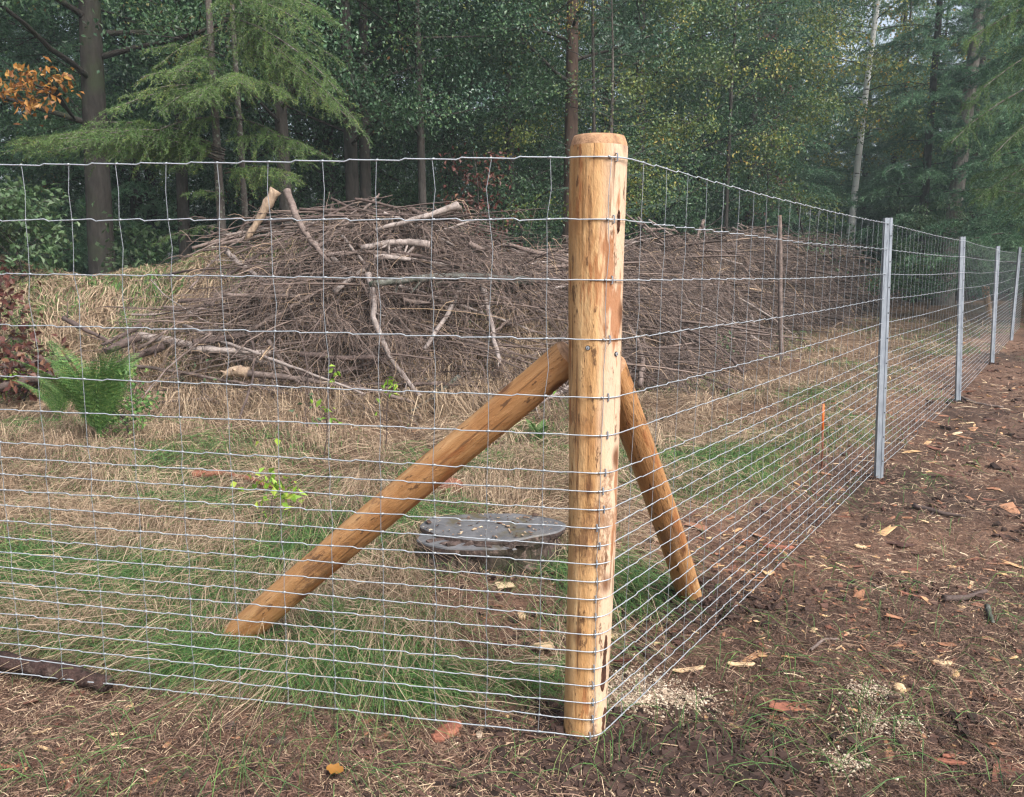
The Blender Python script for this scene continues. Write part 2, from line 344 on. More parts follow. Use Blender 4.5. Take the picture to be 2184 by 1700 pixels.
BL = [(300, 1240, .42, 1), (90, 1260, .35, 1), (470, 1290, .2, .8), (640, 1160, .25, .8), (1560, 1000, .5, 1), (1170, 1250, .25, .9), (400, 1000, .5, .7), (1120, 1500, .12, 1),
      (860, 1480, .12, .9), (300, 640, 1.2, .8), (480, 1410, .12, .9), (1350, 1300, .2, .8), (1560, 1380, .25, .45), (1330, 1560, .16, .5), (1750, 960, .5, .5), (830, 1130, .3, .7), (1000, 1000, .4, .6), (1150, 930, .3, .6), (1930, 1120, .2, .6), (520, 870, .5, .4), (1700, 1420, .2, .5), (1480, 1590, .2, .6), (320, 690, .6, .5)]
BL = [(*((hit(a, b_)[:2])), r, w) for a, b_, r, w in BL]
bl_foot = hit(505., 1352.)[:2]; br_foot = hit(1476., 1268.)[:2]
def greenness(x, y):
    g = .5*sstep(.45, .7, fbm(x*1.1, y*1.1, 41, 3))
    for a, b_, r, w in BL: g = np.maximum(g, w*np.exp(-(((x-a)**2+(y-b_)**2)/(2*r*r))))
    return g
def grassiness(x, y):
    sl, sr = inside(x, y)
    ins = sstep(-.02, .22, sl + .2*(fbm(x*2.5, y*2.5, 51, 2)-.5))*sstep(.1, .9, sr + 1.0*(fbm(x*1.2, y*1.2, 53, 2)-.55))
    out = .13*sstep(.5, .75, fbm(x*1.7, y*1.7, 61, 3))
    st = np.exp(-(((x-STU[0])/.38)**2+((y-STU[1]+.30)/.48)**2)**2)
    st2 = np.exp(-(((x-ST2[0])/.26)**2+((y-ST2[1])/.22)**2)**2)
    return np.maximum(ins*(1-.85*st)*(1-.75*st2), out)
ST2 = atz(1105., 1400.)[:2]
STU = at(1048., 1128., 3.45)[:2]
SAW = [(1385, 1475, .08), (1330, 1490, .06), (1420, 1490, .07), (1470, 1492, .06), (1350, 1440, .05), (1880, 1560, .055), (1845, 1490, .04), (1800, 1632, .045), (1330, 1500, .05)]
SAW = [(*atz(a, b_)[:2], r) for a, b_, r in SAW]

def build_ground():
    ang = np.concatenate([np.linspace(-180, -46, 40, endpoint=False), np.linspace(-46, 46, 620), np.linspace(46, 180, 41)[1:-1]])
    rad = np.concatenate([[.02], .4*(140/.4)**(np.linspace(0, 1, 470))])
    A, Rr = np.meshgrid(np.radians(ang), rad)
    x = Rr*np.sin(A); y = Rr*np.cos(A); z = ground(x, y)
    mb = MB(); sl, sr = inside(x, y)
    d, H, Wd = ridge(x, y)
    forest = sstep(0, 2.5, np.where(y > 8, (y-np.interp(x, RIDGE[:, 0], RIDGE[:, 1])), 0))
    dirt = .5+.9*(fbm(x*.8, y*.8, 71, 3)-.5)
    g = np.clip(grassiness(x, y), 0, 1)
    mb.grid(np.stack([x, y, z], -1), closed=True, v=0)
    v = np.clip(dirt, 0, 1)*.5*(1-g) + g*.6 + .2*g*greenness(x, y)
    v = np.where(forest > .5, .12, v); v = np.where((d < Wd) & (x > -3.2), .0, v)  # soil under the brush blackened to paint the shade in its gaps
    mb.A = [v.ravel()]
    m, t, b = nodes('soil')
    a = attr(t); c = ramp(t, a, [(0, (.04, .026, .02)), (.12, (.055, .036, .028)), (.28, (.14, .082, .058)), (.5, (.28, .172, .122)), (.62, (.12, .08, .05)), (.8, (.08, .075, .035))])
    v1 = mapping(t); f = noise(t, v1, 26, 6, .75); f2 = noise(t, v1, 3.2, 4, .7); f3 = noise(t, v1, 120, 2, .6)
    c = mix(t, .75, c, ramp(t, f, [(.3, (.35, .32, .30)), (.52, (.95, .92, .9)), (.7, (1.5, 1.45, 1.35))]), 'MULTIPLY')
    c = mix(t, .6, c, ramp(t, f2, [(.35, (.55, .5, .5)), (.65, (1.25, 1.25, 1.2))]), 'MULTIPLY')
    c = mix(t, .5, c, ramp(t, f3, [(.35, (.5, .5, .5)), (.65, (1.5, 1.5, 1.5))]), 'MULTIPLY')
    t.links.new(c, b.inputs['Base Color']); b.inputs['Roughness'].default_value = .8; b.inputs['Specular IOR Level'].default_value = .25
    bump(t, b, mix(t, .5, f, f3), .9, .03)
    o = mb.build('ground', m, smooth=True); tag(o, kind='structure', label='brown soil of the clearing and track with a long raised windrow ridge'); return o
build_ground()

# ------------------------------------------------------------------ ground cover (uncountable: stuff)
def screen_pts(n, y0=700, y1=1760, x0=-350, x1=2500):
    p = atz(U(x0, x1, n), U(y0, y1, n)); return p[:, 0], p[:, 1]
def flow(x, y, s=0): return 2*math.pi*(fbm(x*.7, y*.7, 81+s, 2)*1.6) + .0
def blades(mb, x, y, L, h, w, spread=.7, K=5, v=None):
    n = len(x); a = flow(x, y) + rng.normal(0, spread, n)
    D = np.stack([np.cos(a), np.sin(a), 0*a], -1); S = np.stack([-np.sin(a), np.cos(a), 0*a], -1)
    s = np.linspace(0, 1, K)[None, :]
    bend = rng.normal(0, .25, n)[:, None]
    hz = h[:, None]*np.sin(math.pi*np.clip(s, 0, 1)**.75)
    px = x[:, None] + L[:, None]*(s**1.3*D[:, :1] + bend*s**2*S[:, :1]); py = y[:, None] + L[:, None]*(s**1.3*D[:, 1:2] + bend*s**2*S[:, 1:2])
    z0 = ground(x, y); z1 = ground(px[:, -1], py[:, -1])
    pz = z0[:, None]*(1-s) + z1[:, None]*s + hz + .004
    P = np.stack([px, py, pz], -1)
    sd = nrm(S + rng.normal(0, .5, (n, 3)))
    mb.ribbons(P, w[:, None]*np.array([.8, 1, .9, .65, .15])[None, :K], sd, v=v)
def thin(x, y, p):
    k = rng.random(len(x)) < p; return x[k], y[k]
def wfac(y): return np.clip(y/4.0, .75, 4)

# long straw grass, laid over in swathes
x, y = screen_pts(190000, 690, 1640); keep = (y < 26)
g = grassiness(x, y); d, H, Wd = ridge(x, y); tw = (d < Wd*.95) & (x > -3.6)
tuft = sstep(.35, .62, fbm(x*2.3, y*2.3, 91, 2))
k = keep & (rng.random(len(x)) < np.clip(g*1.0*(.35+.65*tuft), 0.0, 1)*(1-.93*np.clip(greenness(x, y), 0, 1))*np.where(tw, .35, 1)*np.where(g < .3, .07, 1))
x, y = x[k], y[k]; n = len(x)
mb = MB(); lift = U(.015, .10, n)*(.6+.9*tuft[k])*np.where(grassiness(x, y) > .5, 1, .35)
vv = np.clip(.25+.5*fbm(x*1.5, y*1.5, 95, 2)+rng.normal(0, .2, n), 0, 1)
blades(mb, x, y, U(.12, .42, n)*np.clip(.75+y*.02, .8, 1.4)*np.where(grassiness(x, y) > .5, 1, .55), lift, U(.0018, .0032, n)*wfac(y), .55, v=vv)
# straw on the grassed left end of the windrow
n = 60000; x = U(-9, -2.4, n); y = U(7.0, 10.4, n)
q = rng.random(n) < 1-.85*sstep(-3.6, -2.4, x); x, y = x[q], y[q]; n = len(x)
blades(mb, x, y, U(.2, .5, n), U(.03, .16, n), U(.005, .009, n), .8, v=np.clip(rng.normal(.6, .25, n), 0, 1))
# straw standing and drooping at the foot of the brush heap
n = 16000; sx = U(0, 1, n); xs = -3+sx*13; ys = np.interp(xs, RIDGE[:, 0], RIDGE[:, 1])-U(1.2, 2.6, n)*(1+.03*xs)
blades(mb, xs, ys, U(.2, .5, n), U(.08, .3, n), U(.004, .007, n)*wfac(ys)*.55, .8, v=np.clip(rng.normal(.55, .25, n), 0, 1))
nc = 420; cx_, cy_ = screen_pts(nc, 800, 1500); sl, sr = inside(cx_, cy_); kk = (sl > .15) & (sr > .5) & (cy_ < 9) & (grassiness(cx_, cy_) > .5) & (greenness(cx_, cy_) < .4+.5*rng.random(nc)**3); cx_, cy_ = cx_[kk], cy_[kk]; q = 60
x = np.repeat(cx_, q)+rng.normal(0, .035, len(cx_)*q); y = np.repeat(cy_, q)+rng.normal(0, .035, len(cx_)*q); n = len(x)
blades(mb, x, y, U(.15, .46, n), U(.05, .2, n)*np.repeat(U(.5, 1.1, len(cx_)), q), U(.0018, .003, n)*wfac(y), 1.1, v=np.clip(rng.normal(.55, .2, n)+np.repeat(rng.normal(0, .15, len(cx_)), q), 0, 1))
x, y = screen_pts(2600, 900, 1520); sl, sr = inside(x, y); kk = (sl > .05) & (sr > .3); x, y = x[kk], y[kk]; n = len(x)
blades(mb, x, y, U(.25, .55, n), U(.03, .11, n), U(.002, .0034, n)*wfac(y), .35, v=np.clip(rng.normal(.78, .15, n), 0, 1))
tag(mb.build('straw_grass', M['straw']), 'long dead straw-coloured grass lying in swathes behind the wire', kind='stuff')

x, y = screen_pts(260000, 690, 1700)
k = (y < 22) & (rng.random(len(x)) < np.clip(greenness(x, y)*(.035+.965*sstep(.1, .5, grassiness(x, y))), 0, 1))
x, y = x[k], y[k]; n = len(x); mb = MB()
blades(mb, x, y, U(.08, .26, n), U(.02, .085, n), U(.0018, .0034, n)*wfac(y), .7, v=np.clip(rng.normal(.45, .25, n), 0, 1))
n = 9000; x = rng.normal(-4.3, .9, n); y = U(7.3, 9.4, n)
kk = rng.random(n) < sstep(.45, .6, fbm(x*1.6, y*1.6, 97, 2)); x, y = x[kk], y[kk]; n = len(x)
blades(mb, x, y, U(.1, .3, n), U(.05, .15, n), U(.005, .009, n), 1., v=np.clip(rng.normal(.55, .25, n), 0, 1))
tag(mb.build('green_grass', M['green']), 'short fresh green grass in patches around the corner', kind='stuff')

# needle and stalk litter on bare soil
x, y = np.concatenate([screen_pts(200000, 730, 1790), screen_pts(45000, 1000, 2600, -900, 3100)], 1); k = (y < 24); x, y = x[k], y[k]; n = len(x)
a = U(0, 2*math.pi, n); L = U(.008, .05, n)*np.clip(y/4, .8, 2.2)*np.where(rng.random(n) < .06, 2.5, 1); D = np.stack([np.cos(a), np.sin(a), rng.normal(0, .22, n)], -1)
c0 = onground(x, y, .004+.012*rng.random(n)**2); s = np.linspace(-.5, .5, 3)[None, :, None]
P = c0[:, None]+D[:, None]*L[:, None, None]*s + np.array([0, 0, 1.])*(.25-s**2)*L[:, None, None]*.25
mb = MB(); dk = fbm(x*1.2, y*1.2, 101, 3)
mb.ribbons(P, (U(.0012, .0026, n)*wfac(y))[:, None], np.stack([-np.sin(a), np.cos(a), rng.normal(0, .5, n)], -1), v=np.clip(rng.normal(.42, .25, n)+(dk-.5)*.7, 0, 1))
tag(mb.build('litter', M['litter']), 'fine brown needles and stalks littering the bare soil', kind='stuff')

x, y = screen_pts(17000, 735, 1790); sl, sr = inside(x, y)
dens = np.where(sr < 0, .6, np.where(sr < 1.1, .75, .14))*np.where(sl < 0, .45, 1); k = (rng.random(len(x)) < dens*(.35+.9*sstep(.4, .7, fbm(x*1.4, y*1.4, 111, 3)))) & (y < 22); x, y = x[k], y[k]; n = len(x)
a = U(0, 2*math.pi, n); D = np.stack([np.cos(a), np.sin(a), rng.normal(0, .15, n)], -1)
mb = MB(); sc = np.clip(y/3.5, .75, 2.6); L = U(.008, .04, n)*sc*np.exp(rng.normal(-.25, .5, n))*np.where(rng.random(n) < .06, 2.2, 1)
mb.blocks(onground(x, y, .004), D, L, L*U(.15, .45, n), U(.002, .006, n)*sc, v=np.clip(rng.normal(.42, .27, n), 0, 1), jit=.36)
tag(mb.build('wood_chips', M['chips']), 'small orange and tan wood chips scattered over the soil', kind='stuff')

x, y = screen_pts(16000, 760, 1790); sl, sr = inside(x, y)
k = (rng.random(len(x)) < np.where((sl < 0) | (sr < .6), .8, .12)*sstep(.44, .66, fbm(x*1.9, y*1.9, 121, 3))) & (y < 14); x, y = x[k], y[k]; n = len(x)
mb = MB(); a = U(0, 6.28, n); D = np.stack([np.cos(a), np.sin(a), rng.normal(0, .3, n)], -1); L = U(.008, .032, n)*np.clip(y/3, .8, 2)
mb.blocks(onground(x, y, .004), D, L, L*U(.5, .9, n), L*U(.35, .7, n), jit=.3)
# the churned dark soil in front of the post and at the brace foot
for (cx, cy, r, n) in ((1420, 1630, .22, 900), (1490, 1600, .12, 350), (1470, 1290, .17, 500), (1260, 1600, .1, 260), (520, 1375, .14, 260), (1330, 1680, .2, 500), (1090, 1220, .22, 500)):
    c = atz(cx, cy); x = rng.normal(c[0], r, n); y = rng.normal(c[1], r*.6, n); a = U(0, 6.28, n); L = U(.008, .03, n)
    mb.blocks(onground(x, y, .005), np.stack([np.cos(a), np.sin(a), rng.normal(0, .4, n)], -1), L, L*U(.5, 1, n), L*U(.4, .8, n), jit=.22, v=U(0, .6, n))
for (cx, cy, r, n) in ((POST[0], POST[1], .085, 420), (*bl_foot, .11, 300), (*br_foot, .09, 300), *[(q[0], q[1], .06, 90) for q in STEEL[:3]]):
    th = U(0, 6.28, n); rr = r*(.85+np.abs(rng.normal(0, .45, n))); x = cx+rr*np.cos(th); y = cy+rr*np.sin(th); L = U(.008, .026, n)
    mb.blocks(onground(x, y, .003)+np.stack([0*x, 0*x, .010*np.clip(1.6-rr/r, 0, 1)], -1), np.stack([np.cos(th+1.3), np.sin(th+1.3), rng.normal(0, .5, n)], -1), L, L*U(.5, 1, n), L*U(.4, .8, n), jit=.22, v=U(0, .8, n))
tag(mb.build('soil_clods', M['clod']), 'dark crumbly clods of turned soil', kind='stuff')

mb = MB()
for (cx, cy, r) in SAW:
    n = int(9500*r); x = rng.normal(cx, r, n); y = rng.normal(cy, r*.75, n); a = U(0, 6.28, n); L = U(.002, .008, n)
    mb.blocks(onground(x, y, .006+.006*rng.random(n)), np.stack([np.cos(a), np.sin(a), rng.normal(0, .5, n)], -1), L, L*U(.3, .8, n), L*.3, jit=.3)
tag(mb.build('sawdust', M['sawdust']), 'pale sawdust sprinkled beside the corner post and the track', kind='stuff')

# ------------------------------------------------------------------ trees
def base(x, y): return (float(x), float(y), float(ground(x, y))-.04)
def trunk_pts(H, lean=(0, 0), wob=.12, K=12):
    s = np.linspace(0, 1, K); ph = U(0, 6.28); ph2 = U(0, 6.28)
    return np.stack([lean[0]*s + wob*np.sin(s*5+ph)*s, lean[1]*s + wob*np.cos(s*4+ph2)*s, s*H], -1)
def interp_pts(P, t):
    k = np.clip(t, 0, 1)*(len(P)-1); i = np.minimum(k.astype(int), len(P)-2); f = (k-i)[:, None]
    return P[i]*(1-f)+P[i+1]*f
def trunk_mesh(P, r0, r1=.25, flare=.35):
    s = np.linspace(0, 1, len(P)); r = r0*(1-(1-r1)*s); r[0] *= 1+flare
    mb = MB(); mb.tubes(P, r, 12, v=.5); return mb, r

def broadleaf(name, label, cat, loc, H=12, r0=.18, z0=1.5, Rr=3.2, nl=26, nleaf=30000, leaf=(.07, .045), lmat='oakleaf', bark='oakbark', lean=(0, 0), wob=.12,
              group=None, drop=.0, rise=.35, cl=.34, az=None, shade=.5, limbr=.22, sub=6):
    root = empty(name, loc, label, cat, group)
    P = trunk_pts(H, lean, wob); mb, tr = trunk_mesh(P, r0)
    t = np.clip((z0+(H*.97-z0)*((np.arange(nl)+rng.random(nl))/nl)**1.15)/H, 0, .98); S = interp_pts(P, t)
    a = (np.arange(nl)*2.39996+U(0, 6)) if az is None else np.resize(az, nl)+rng.normal(0, .3, nl)
    prof = np.clip(1.15-.75*((t-z0/H)/(1-z0/H))**1.6, .2, 1); L = Rr*prof*U(.65, 1.15, nl)
    s = np.linspace(0, 1, 7)[None, :, None]
    O = np.stack([np.cos(a), np.sin(a), 0*a], -1); side = np.stack([-np.sin(a), np.cos(a), 0*a], -1)
    w = rng.normal(0, .14, (nl, 1, 1))
    LP = S[:, None]+L[:, None, None]*(s*O[:, None]+w*np.sin(s*3.5)*side[:, None]) + np.array([0, 0, 1.])*L[:, None, None]*((rise*U(.4, 1.4, nl))[:, None, None]*s - drop*s**2 + rng.normal(0, .03, (nl, 7, 1))*s)
    mb.tubes(LP, (r0*limbr*np.clip(prof, .4, 1))[:, None]*np.linspace(1, .25, 7)[None], 6, v=.5, m=1)
    # sub branches
    li = np.repeat(np.arange(nl), sub); ts = U(.25, 1, nl*sub); k = ts*6; i = np.minimum(k.astype(int), 5); f = (k-i)[:, None]
    B = LP[li, i]*(1-f)+LP[li, i+1]*f
    sgn = np.where(rng.random(nl*sub) < .5, 1, -1)[:, None]
    D = nrm(O[li]*U(.2, 1, (nl*sub))[:, None]+sgn*side[li]*U(.3, 1, nl*sub)[:, None]+rng.normal(0, .25, (nl*sub, 3))+np.array([0, 0, .15-drop*.9]))
    SL = L[li]*U(.22, .48, nl*sub); s5 = np.linspace(0, 1, 5)[None, :, None]
    SP = B[:, None]+SL[:, None, None]*(s5*D[:, None] + np.array([0, 0, -1.])*drop*.7*s5**2)
    mb.tubes(SP, (.011*np.ones(len(SP)))[:, None]*np.linspace(1, .35, 5)[None]*(r0/.15)**.5, 4, v=.5, m=1)
    mb.build('trunk', [M[bark], M['darkbark' if bark != 'oakbark' else 'oakbark']], root, smooth=True)
    # leaves
    n = nleaf; bi = rng.integers(0, len(SP), n); u = U(.1, 1.1, n); k = np.clip(u, 0, .999)*4; i = k.astype(int); f = (k-i)[:, None]
    C = SP[bi, i]*(1-f)+SP[bi, np.minimum(i+1, 4)]*f
    C = C + rng.normal(0, 1, (n, 3))*np.array([cl, cl, cl*.6])*(.4+.6*rng.random((n, 1)))
    bn = rng.normal(0, .5, (len(SP), 3))+np.array([0, 0, .9])+O[li]*.35; Nn = nrm(rng.normal(0, .38, (n, 3))+bn[bi]); Dl = rng.normal(0, 1, (n, 3))+D[bi]*.6+np.array([0, 0, -.5])
    cv = rng.normal(shade, .19, len(SP))
    mc = MB(); mc.leaves(C, Dl, Nn, leaf[0]*U(.7, 1.3, n), leaf[1]*U(.7, 1.3, n), v=np.clip(cv[bi]+rng.normal(0, .14, n), 0, 1))
    mc.build('crown', M[lmat], root)
    return root

def sprays(mn, mbk, S, E, drop, nt, tl, nn, nlen, nw, hang, vmean=.5):
    """conifer boughs from S to E (N,3): twigs on both sides, needles on the twigs"""
    N = len(S); s = np.linspace(0, 1, 8)[None, :, None]; D = E-S; L = np.linalg.norm(D, axis=1)
    side = nrm(np.cross(D, [0, 0, 1.]))
    BP = S[:, None]+D[:, None]*s + np.array([0, 0, 1.])*(drop*L)[:, None, None]*(np.sin(s*math.pi)*.5) + side[:, None]*(rng.normal(0, .05, N)*L)[:, None, None]*np.sin(s*5)
    mbk.tubes(BP, (.004+.0055*L)[:, None]*np.linspace(1, .25, 8)[None], 5, v=.5)
    for j in range(N):
        m = max(4, int(nt*L[j])); ts = U(.08, 1, m); k = ts*7; i = np.minimum(k.astype(int), 6); f = (k-i)[:, None]
        B = BP[j, i]*(1-f)+BP[j, i+1]*f
        sg = np.where(rng.random(m) < .5, 1, -1)[:, None]; d0 = nrm(D[j])
        T = nrm(d0*U(.35, 1.1, m)[:, None] + sg*side[j]*U(.25, 1, m)[:, None] + rng.normal(0, .14, (m, 3)))
        l = tl*np.clip(1.15-.8*ts, .3, 1)*np.clip(L[j]/1.6, .45, 1.15)*U(.6, 1.2, m); s5 = np.linspace(0, 1, 5)[None, :, None]
        TP = B[:, None]+l[:, None, None]*(s5*T[:, None]+np.array([0, 0, -1.])*hang*U(.4, 1.3, m)[:, None, None]*s5**1.8)
        mbk.tubes(TP, .0032*np.linspace(1, .5, 5)[None], 3, v=.5)
        c = (nn*l).astype(int)+3; ti = np.repeat(np.arange(m), c); u = U(0, 1, len(ti)); k = np.clip(u, 0, .999)*4; i = k.astype(int); f = (k-i)[:, None]
        A = TP[ti, i]*(1-f)+TP[ti, i+1]*f; dT = nrm(TP[ti, i+1]-TP[ti, i])
        nd = nrm(dT*U(.2, .9, len(ti))[:, None]+rng.normal(0, .62, (len(ti), 3)))
        mn.needles(A, A+nd*nlen*U(.7, 1.3, len(ti))[:, None], nw, v=np.clip(rng.normal(vmean, .1)+rng.normal(0, .13, m)[ti]+rng.normal(0, .12, len(ti)), 0, 1))

def conifer(name, label, cat, loc, H=9, r0=.08, z0=.8, Rr=1.8, nb=60, mat='fir', bark='larchbark', nt=18, tl=.42, nn=120, nlen=.03, nw=.006, hang=.5, slope=-.1, drop=.12,
            lean=(0, 0), hero=None, group=None, wob=.06, taper=1.0, vm=.5, twin=None, az=None):
    root = empty(name, loc, label, cat, group)
    P = trunk_pts(H, lean, wob); mt, tr = trunk_mesh(P, r0, .15)
    if twin is not None:
        P2 = P+np.array(twin)*np.linspace(1, .75, len(P))[:, None]; P2[0, 2] -= .1; mt.tubes(P2, tr*.8, 10, v=.5)
    mn = MB()
    t = np.sort((z0+(H-.2-z0)*rng.random(nb))/H); S = interp_pts(P, t); a = np.arange(nb)*2.39996+U(0, 6) if az is None else U(az[0], az[1], nb)
    L = Rr*np.clip((1-t)/(1-z0/H), 0, 1)**taper*U(.6, 1.1, nb)+.12
    E = S+np.stack([np.cos(a)*L, np.sin(a)*L, L*(slope+rng.normal(0, .12, nb))], -1)
    if hero is not None:
        hs_, he = hero; S = np.concatenate([S, hs_]); E = np.concatenate([E, he])
    sprays(mn, mt, S, E, drop, nt, tl, nn, nlen, nw, hang, vm)
    mt.build('trunk', M[bark], root, smooth=True); mn.build('needles', M[mat], root)
    return root

# -- the trees one can tell apart along the edge of the wood
bx, by = xat(213, 12.2), 12.2
oak = broadleaf('oak_tree', 'tall oak with thick grey trunk at left, partly behind the larch boughs', 'tree', base(bx, by), H=13, r0=.205, z0=2.9, Rr=2.9, nl=26, nleaf=46000, leaf=(.058, .04), lean=(.3, .3), wob=.08, shade=.42, az=np.array([2.4, 3.1, 1.9, 4.4, .6, 1.1, 3.6, 5.2]))
# spray of autumn leaves at the left edge, on a bough of the oak
o0 = np.array(oak.location); mbk = MB(); mo = MB()
tips = [(20, 200), (60, 165), (85, 200), (115, 165), (140, 178), (45, 235), (85, 160), (10, 170), (105, 215), (30, 175), (60, 200)]
Q = np.array([at(float(a), float(b_), 9.2+.5*rng.random()) for a, b_ in tips])-o0
bs = np.array([-.15, -.1, 3.4]); mid = Q.mean(0)*.75+bs*.25+np.array([0, 0, .25])
for q in Q:
    s = np.linspace(0, 1, 7)[:, None]; mbk.tubes((1-s)**2*bs+2*s*(1-s)*mid+s**2*q, np.linspace(.022, .004, 7)[None], 5, v=.5)
n = 210; i = rng.integers(0, len(Q), n); C = Q[i]+rng.normal(0, .085, (n, 3))
mo.leaves(C, rng.normal(0, 1, (n, 3))+np.array([0, 0, -.6]), rng.normal(0, .5, (n, 3))+np.array([0, -.5, .8]), U(.06, .115, n), U(.03, .06, n))
bo = mbk.build('bough', M['darkbark'], oak, smooth=True); ol = mo.build('autumn_leaves', M['orangeleaf'], bo); tag(ol, 'cluster of orange autumn leaves')

# the larch in front
def rel(loc, *a): return at(*a)-np.array(loc)
LL = base(xat(478, 10.6), 10.6)
hero_px = [((478, 335, 10.6), (45, 300, 9.9)), ((480, 330, 10.6), (130, 290, 9.4)), ((478, 195, 10.6), (270, 205, 9.8)), ((478, 180, 10.6), (300, 165, 9.3)), ((478, 120, 10.6), (310, 105, 9.9)),
           ((480, 185, 10.6), (620, 205, 9.5)), ((482, 100, 10.6), (775, 285, 9.8)), ((482, 60, 10.6), (720, 235, 9.6)), ((482, 30, 10.6), (700, 120, 9.9)), ((482, -20, 10.6), (690, 40, 9.7)), ((480, 360, 10.6), (600, 400, 10.1)),
           ((482, 250, 10.6), (660, 345, 9.9)), ((480, 300, 10.6), (690, 330, 9.6)), ((478, 250, 10.6), (250, 330, 9.4)), ((478, 420, 10.6), (400, 415, 9.9)), ((478, 480, 10.6), (330, 520, 10.2)), ((478, 60, 10.6), (330, 150, 10.2)),
           ((480, 210, 10.6), (420, 215, 8.9)), ((480, 190, 10.6), (520, 180, 9.0)), ((480, 140, 10.6), (380, 150, 9.2)), ((480, 320, 10.6), (200, 260, 9.6)), ((480, -60, 10.6), (560, 20, 9.2)), ((480, 330, 10.6), (90, 330, 9.7)), ((480, 190, 10.6), (340, 240, 9.3)),
           ((478, 345, 10.6), (50, 305, 9.2)), ((478, 325, 10.6), (110, 285, 9.9)), ((478, 340, 10.6), (170, 300, 9.0)), ((478, 320, 10.6), (230, 285, 9.2)), ((478, 335, 10.6), (20, 320, 10.2)), ((478, 200, 10.6), (250, 235, 9.2)), ((482, 90, 10.6), (760, 255, 9.3)), ((482, 40, 10.6), (705, 190, 9.2)), ((482, 10, 10.6), (640, 60, 9.2)), ((482, -40, 10.6), (700, 30, 10.1)), ((480, 370, 10.6), (640, 385, 9.6))]
HS = np.array([rel(LL, *map(float, a)) for a, b_ in hero_px]); HE = np.array([rel(LL, *map(float, b_)) for a, b_ in hero_px])
larch = conifer('larch_tree', 'light yellow-green larch with twin thin trunks and wide drooping boughs', 'tree', LL, H=9, r0=.062, z0=4.8, Rr=2.2, nb=12, mat='larch', nt=34, tl=.46, nn=200, nlen=.038, nw=.007, hang=.55, slope=.05, drop=.16, hero=(HS, HE), wob=.04, taper=.6, twin=(.16, .5, 0), vm=.45)

# young blue-green spruce hidden half behind the post
sp = conifer('young_spruce', 'young blue-green spruce half hidden behind the wooden corner post', 'tree', base(xat(1295, 15.2), 15.2), H=5.2, r0=.06, z0=.7, Rr=1.4, nb=44, mat='spruce', nt=24, tl=.36, nn=170, nlen=.03, nw=.007, hang=.1, slope=.12, drop=-.05, taper=.75)
# birches
b1 = broadleaf('yellowing_birch', 'birch with thin grey stem and yellow-green leaves above the wooden post', 'tree', base(xat(1268, 16.5), 16.5), H=13, r0=.042, z0=1.9, Rr=2.2, nl=30, nleaf=15000, leaf=(.055, .042), lmat='birchleaf', bark='darkbark', drop=.35, rise=.5, cl=.3, shade=.36, lean=(-.1, .2))
b2 = broadleaf('yellowing_birch', 'birch with sparse yellow leaves between the wooden post and the white-stemmed birch', 'tree', base(xat(1545, 21), 21), H=14, r0=.05, z0=1.4, Rr=3.0, nl=34, nleaf=20000, leaf=(.075, .056), lmat='birchleaf', bark='darkbark', drop=.35, rise=.5, cl=.32, shade=.4)
b3 = broadleaf('silver_birch', 'slender birch with white stem and yellowing crown behind the brush heap', 'tree', base(xat(1806, 30), 30), H=21, r0=.125, z0=4.3, Rr=3.4, nl=60, nleaf=26000, leaf=(.10, .075), lmat='birchleaf', bark='birchbark', drop=.5, rise=.45, cl=.34, lean=(1.1, 0), wob=.2, limbr=.16, shade=.56)
# larch trunk and right edge
c1 = conifer('old_larch', 'tall grey-trunked larch with short tufted twigs, right of the white birch', 'tree', base(xat(2016, 26.5), 26.5), H=20, r0=.26, z0=2.2, Rr=1.1, nb=130, mat='spruce', bark='greybark', nt=38, tl=.5, nn=120, nlen=.06, nw=.016, hang=.25, slope=.25, drop=.0, lean=(1.0, .2), wob=.05, taper=.15, vm=.3)
RL = base(xat(2330, 14.5), 14.5)
hr = [((2330, -20, 14.5), (2075, 90, 13.5)), ((2330, -60, 14.5), (2110, 10, 13.2)), ((2330, 120, 14.5), (2060, 300, 13.3)), ((2330, 40, 14.5), (2100, 215, 13.4)), ((2330, 200, 14.5), (2130, 330, 13.1)), ((2330, -120, 14.5), (2060, -20, 13.6)), ((2330, 300, 14.5), (2120, 420, 13.6))]
HS = np.array([rel(RL, *map(float, a)) for a, b_ in hr]); HE = np.array([rel(RL, *map(float, b_)) for a, b_ in hr])
c2 = conifer('larch_tree', 'larch reaching in from the right edge with long light green boughs', 'tree', RL, H=10, r0=.1, z0=2, Rr=1.9, nb=60, mat='larch', nt=36, tl=.55, nn=200, nlen=.045, nw=.009, hang=.8, slope=.0, drop=.15, hero=(HS, HE), taper=.6, vm=.3)
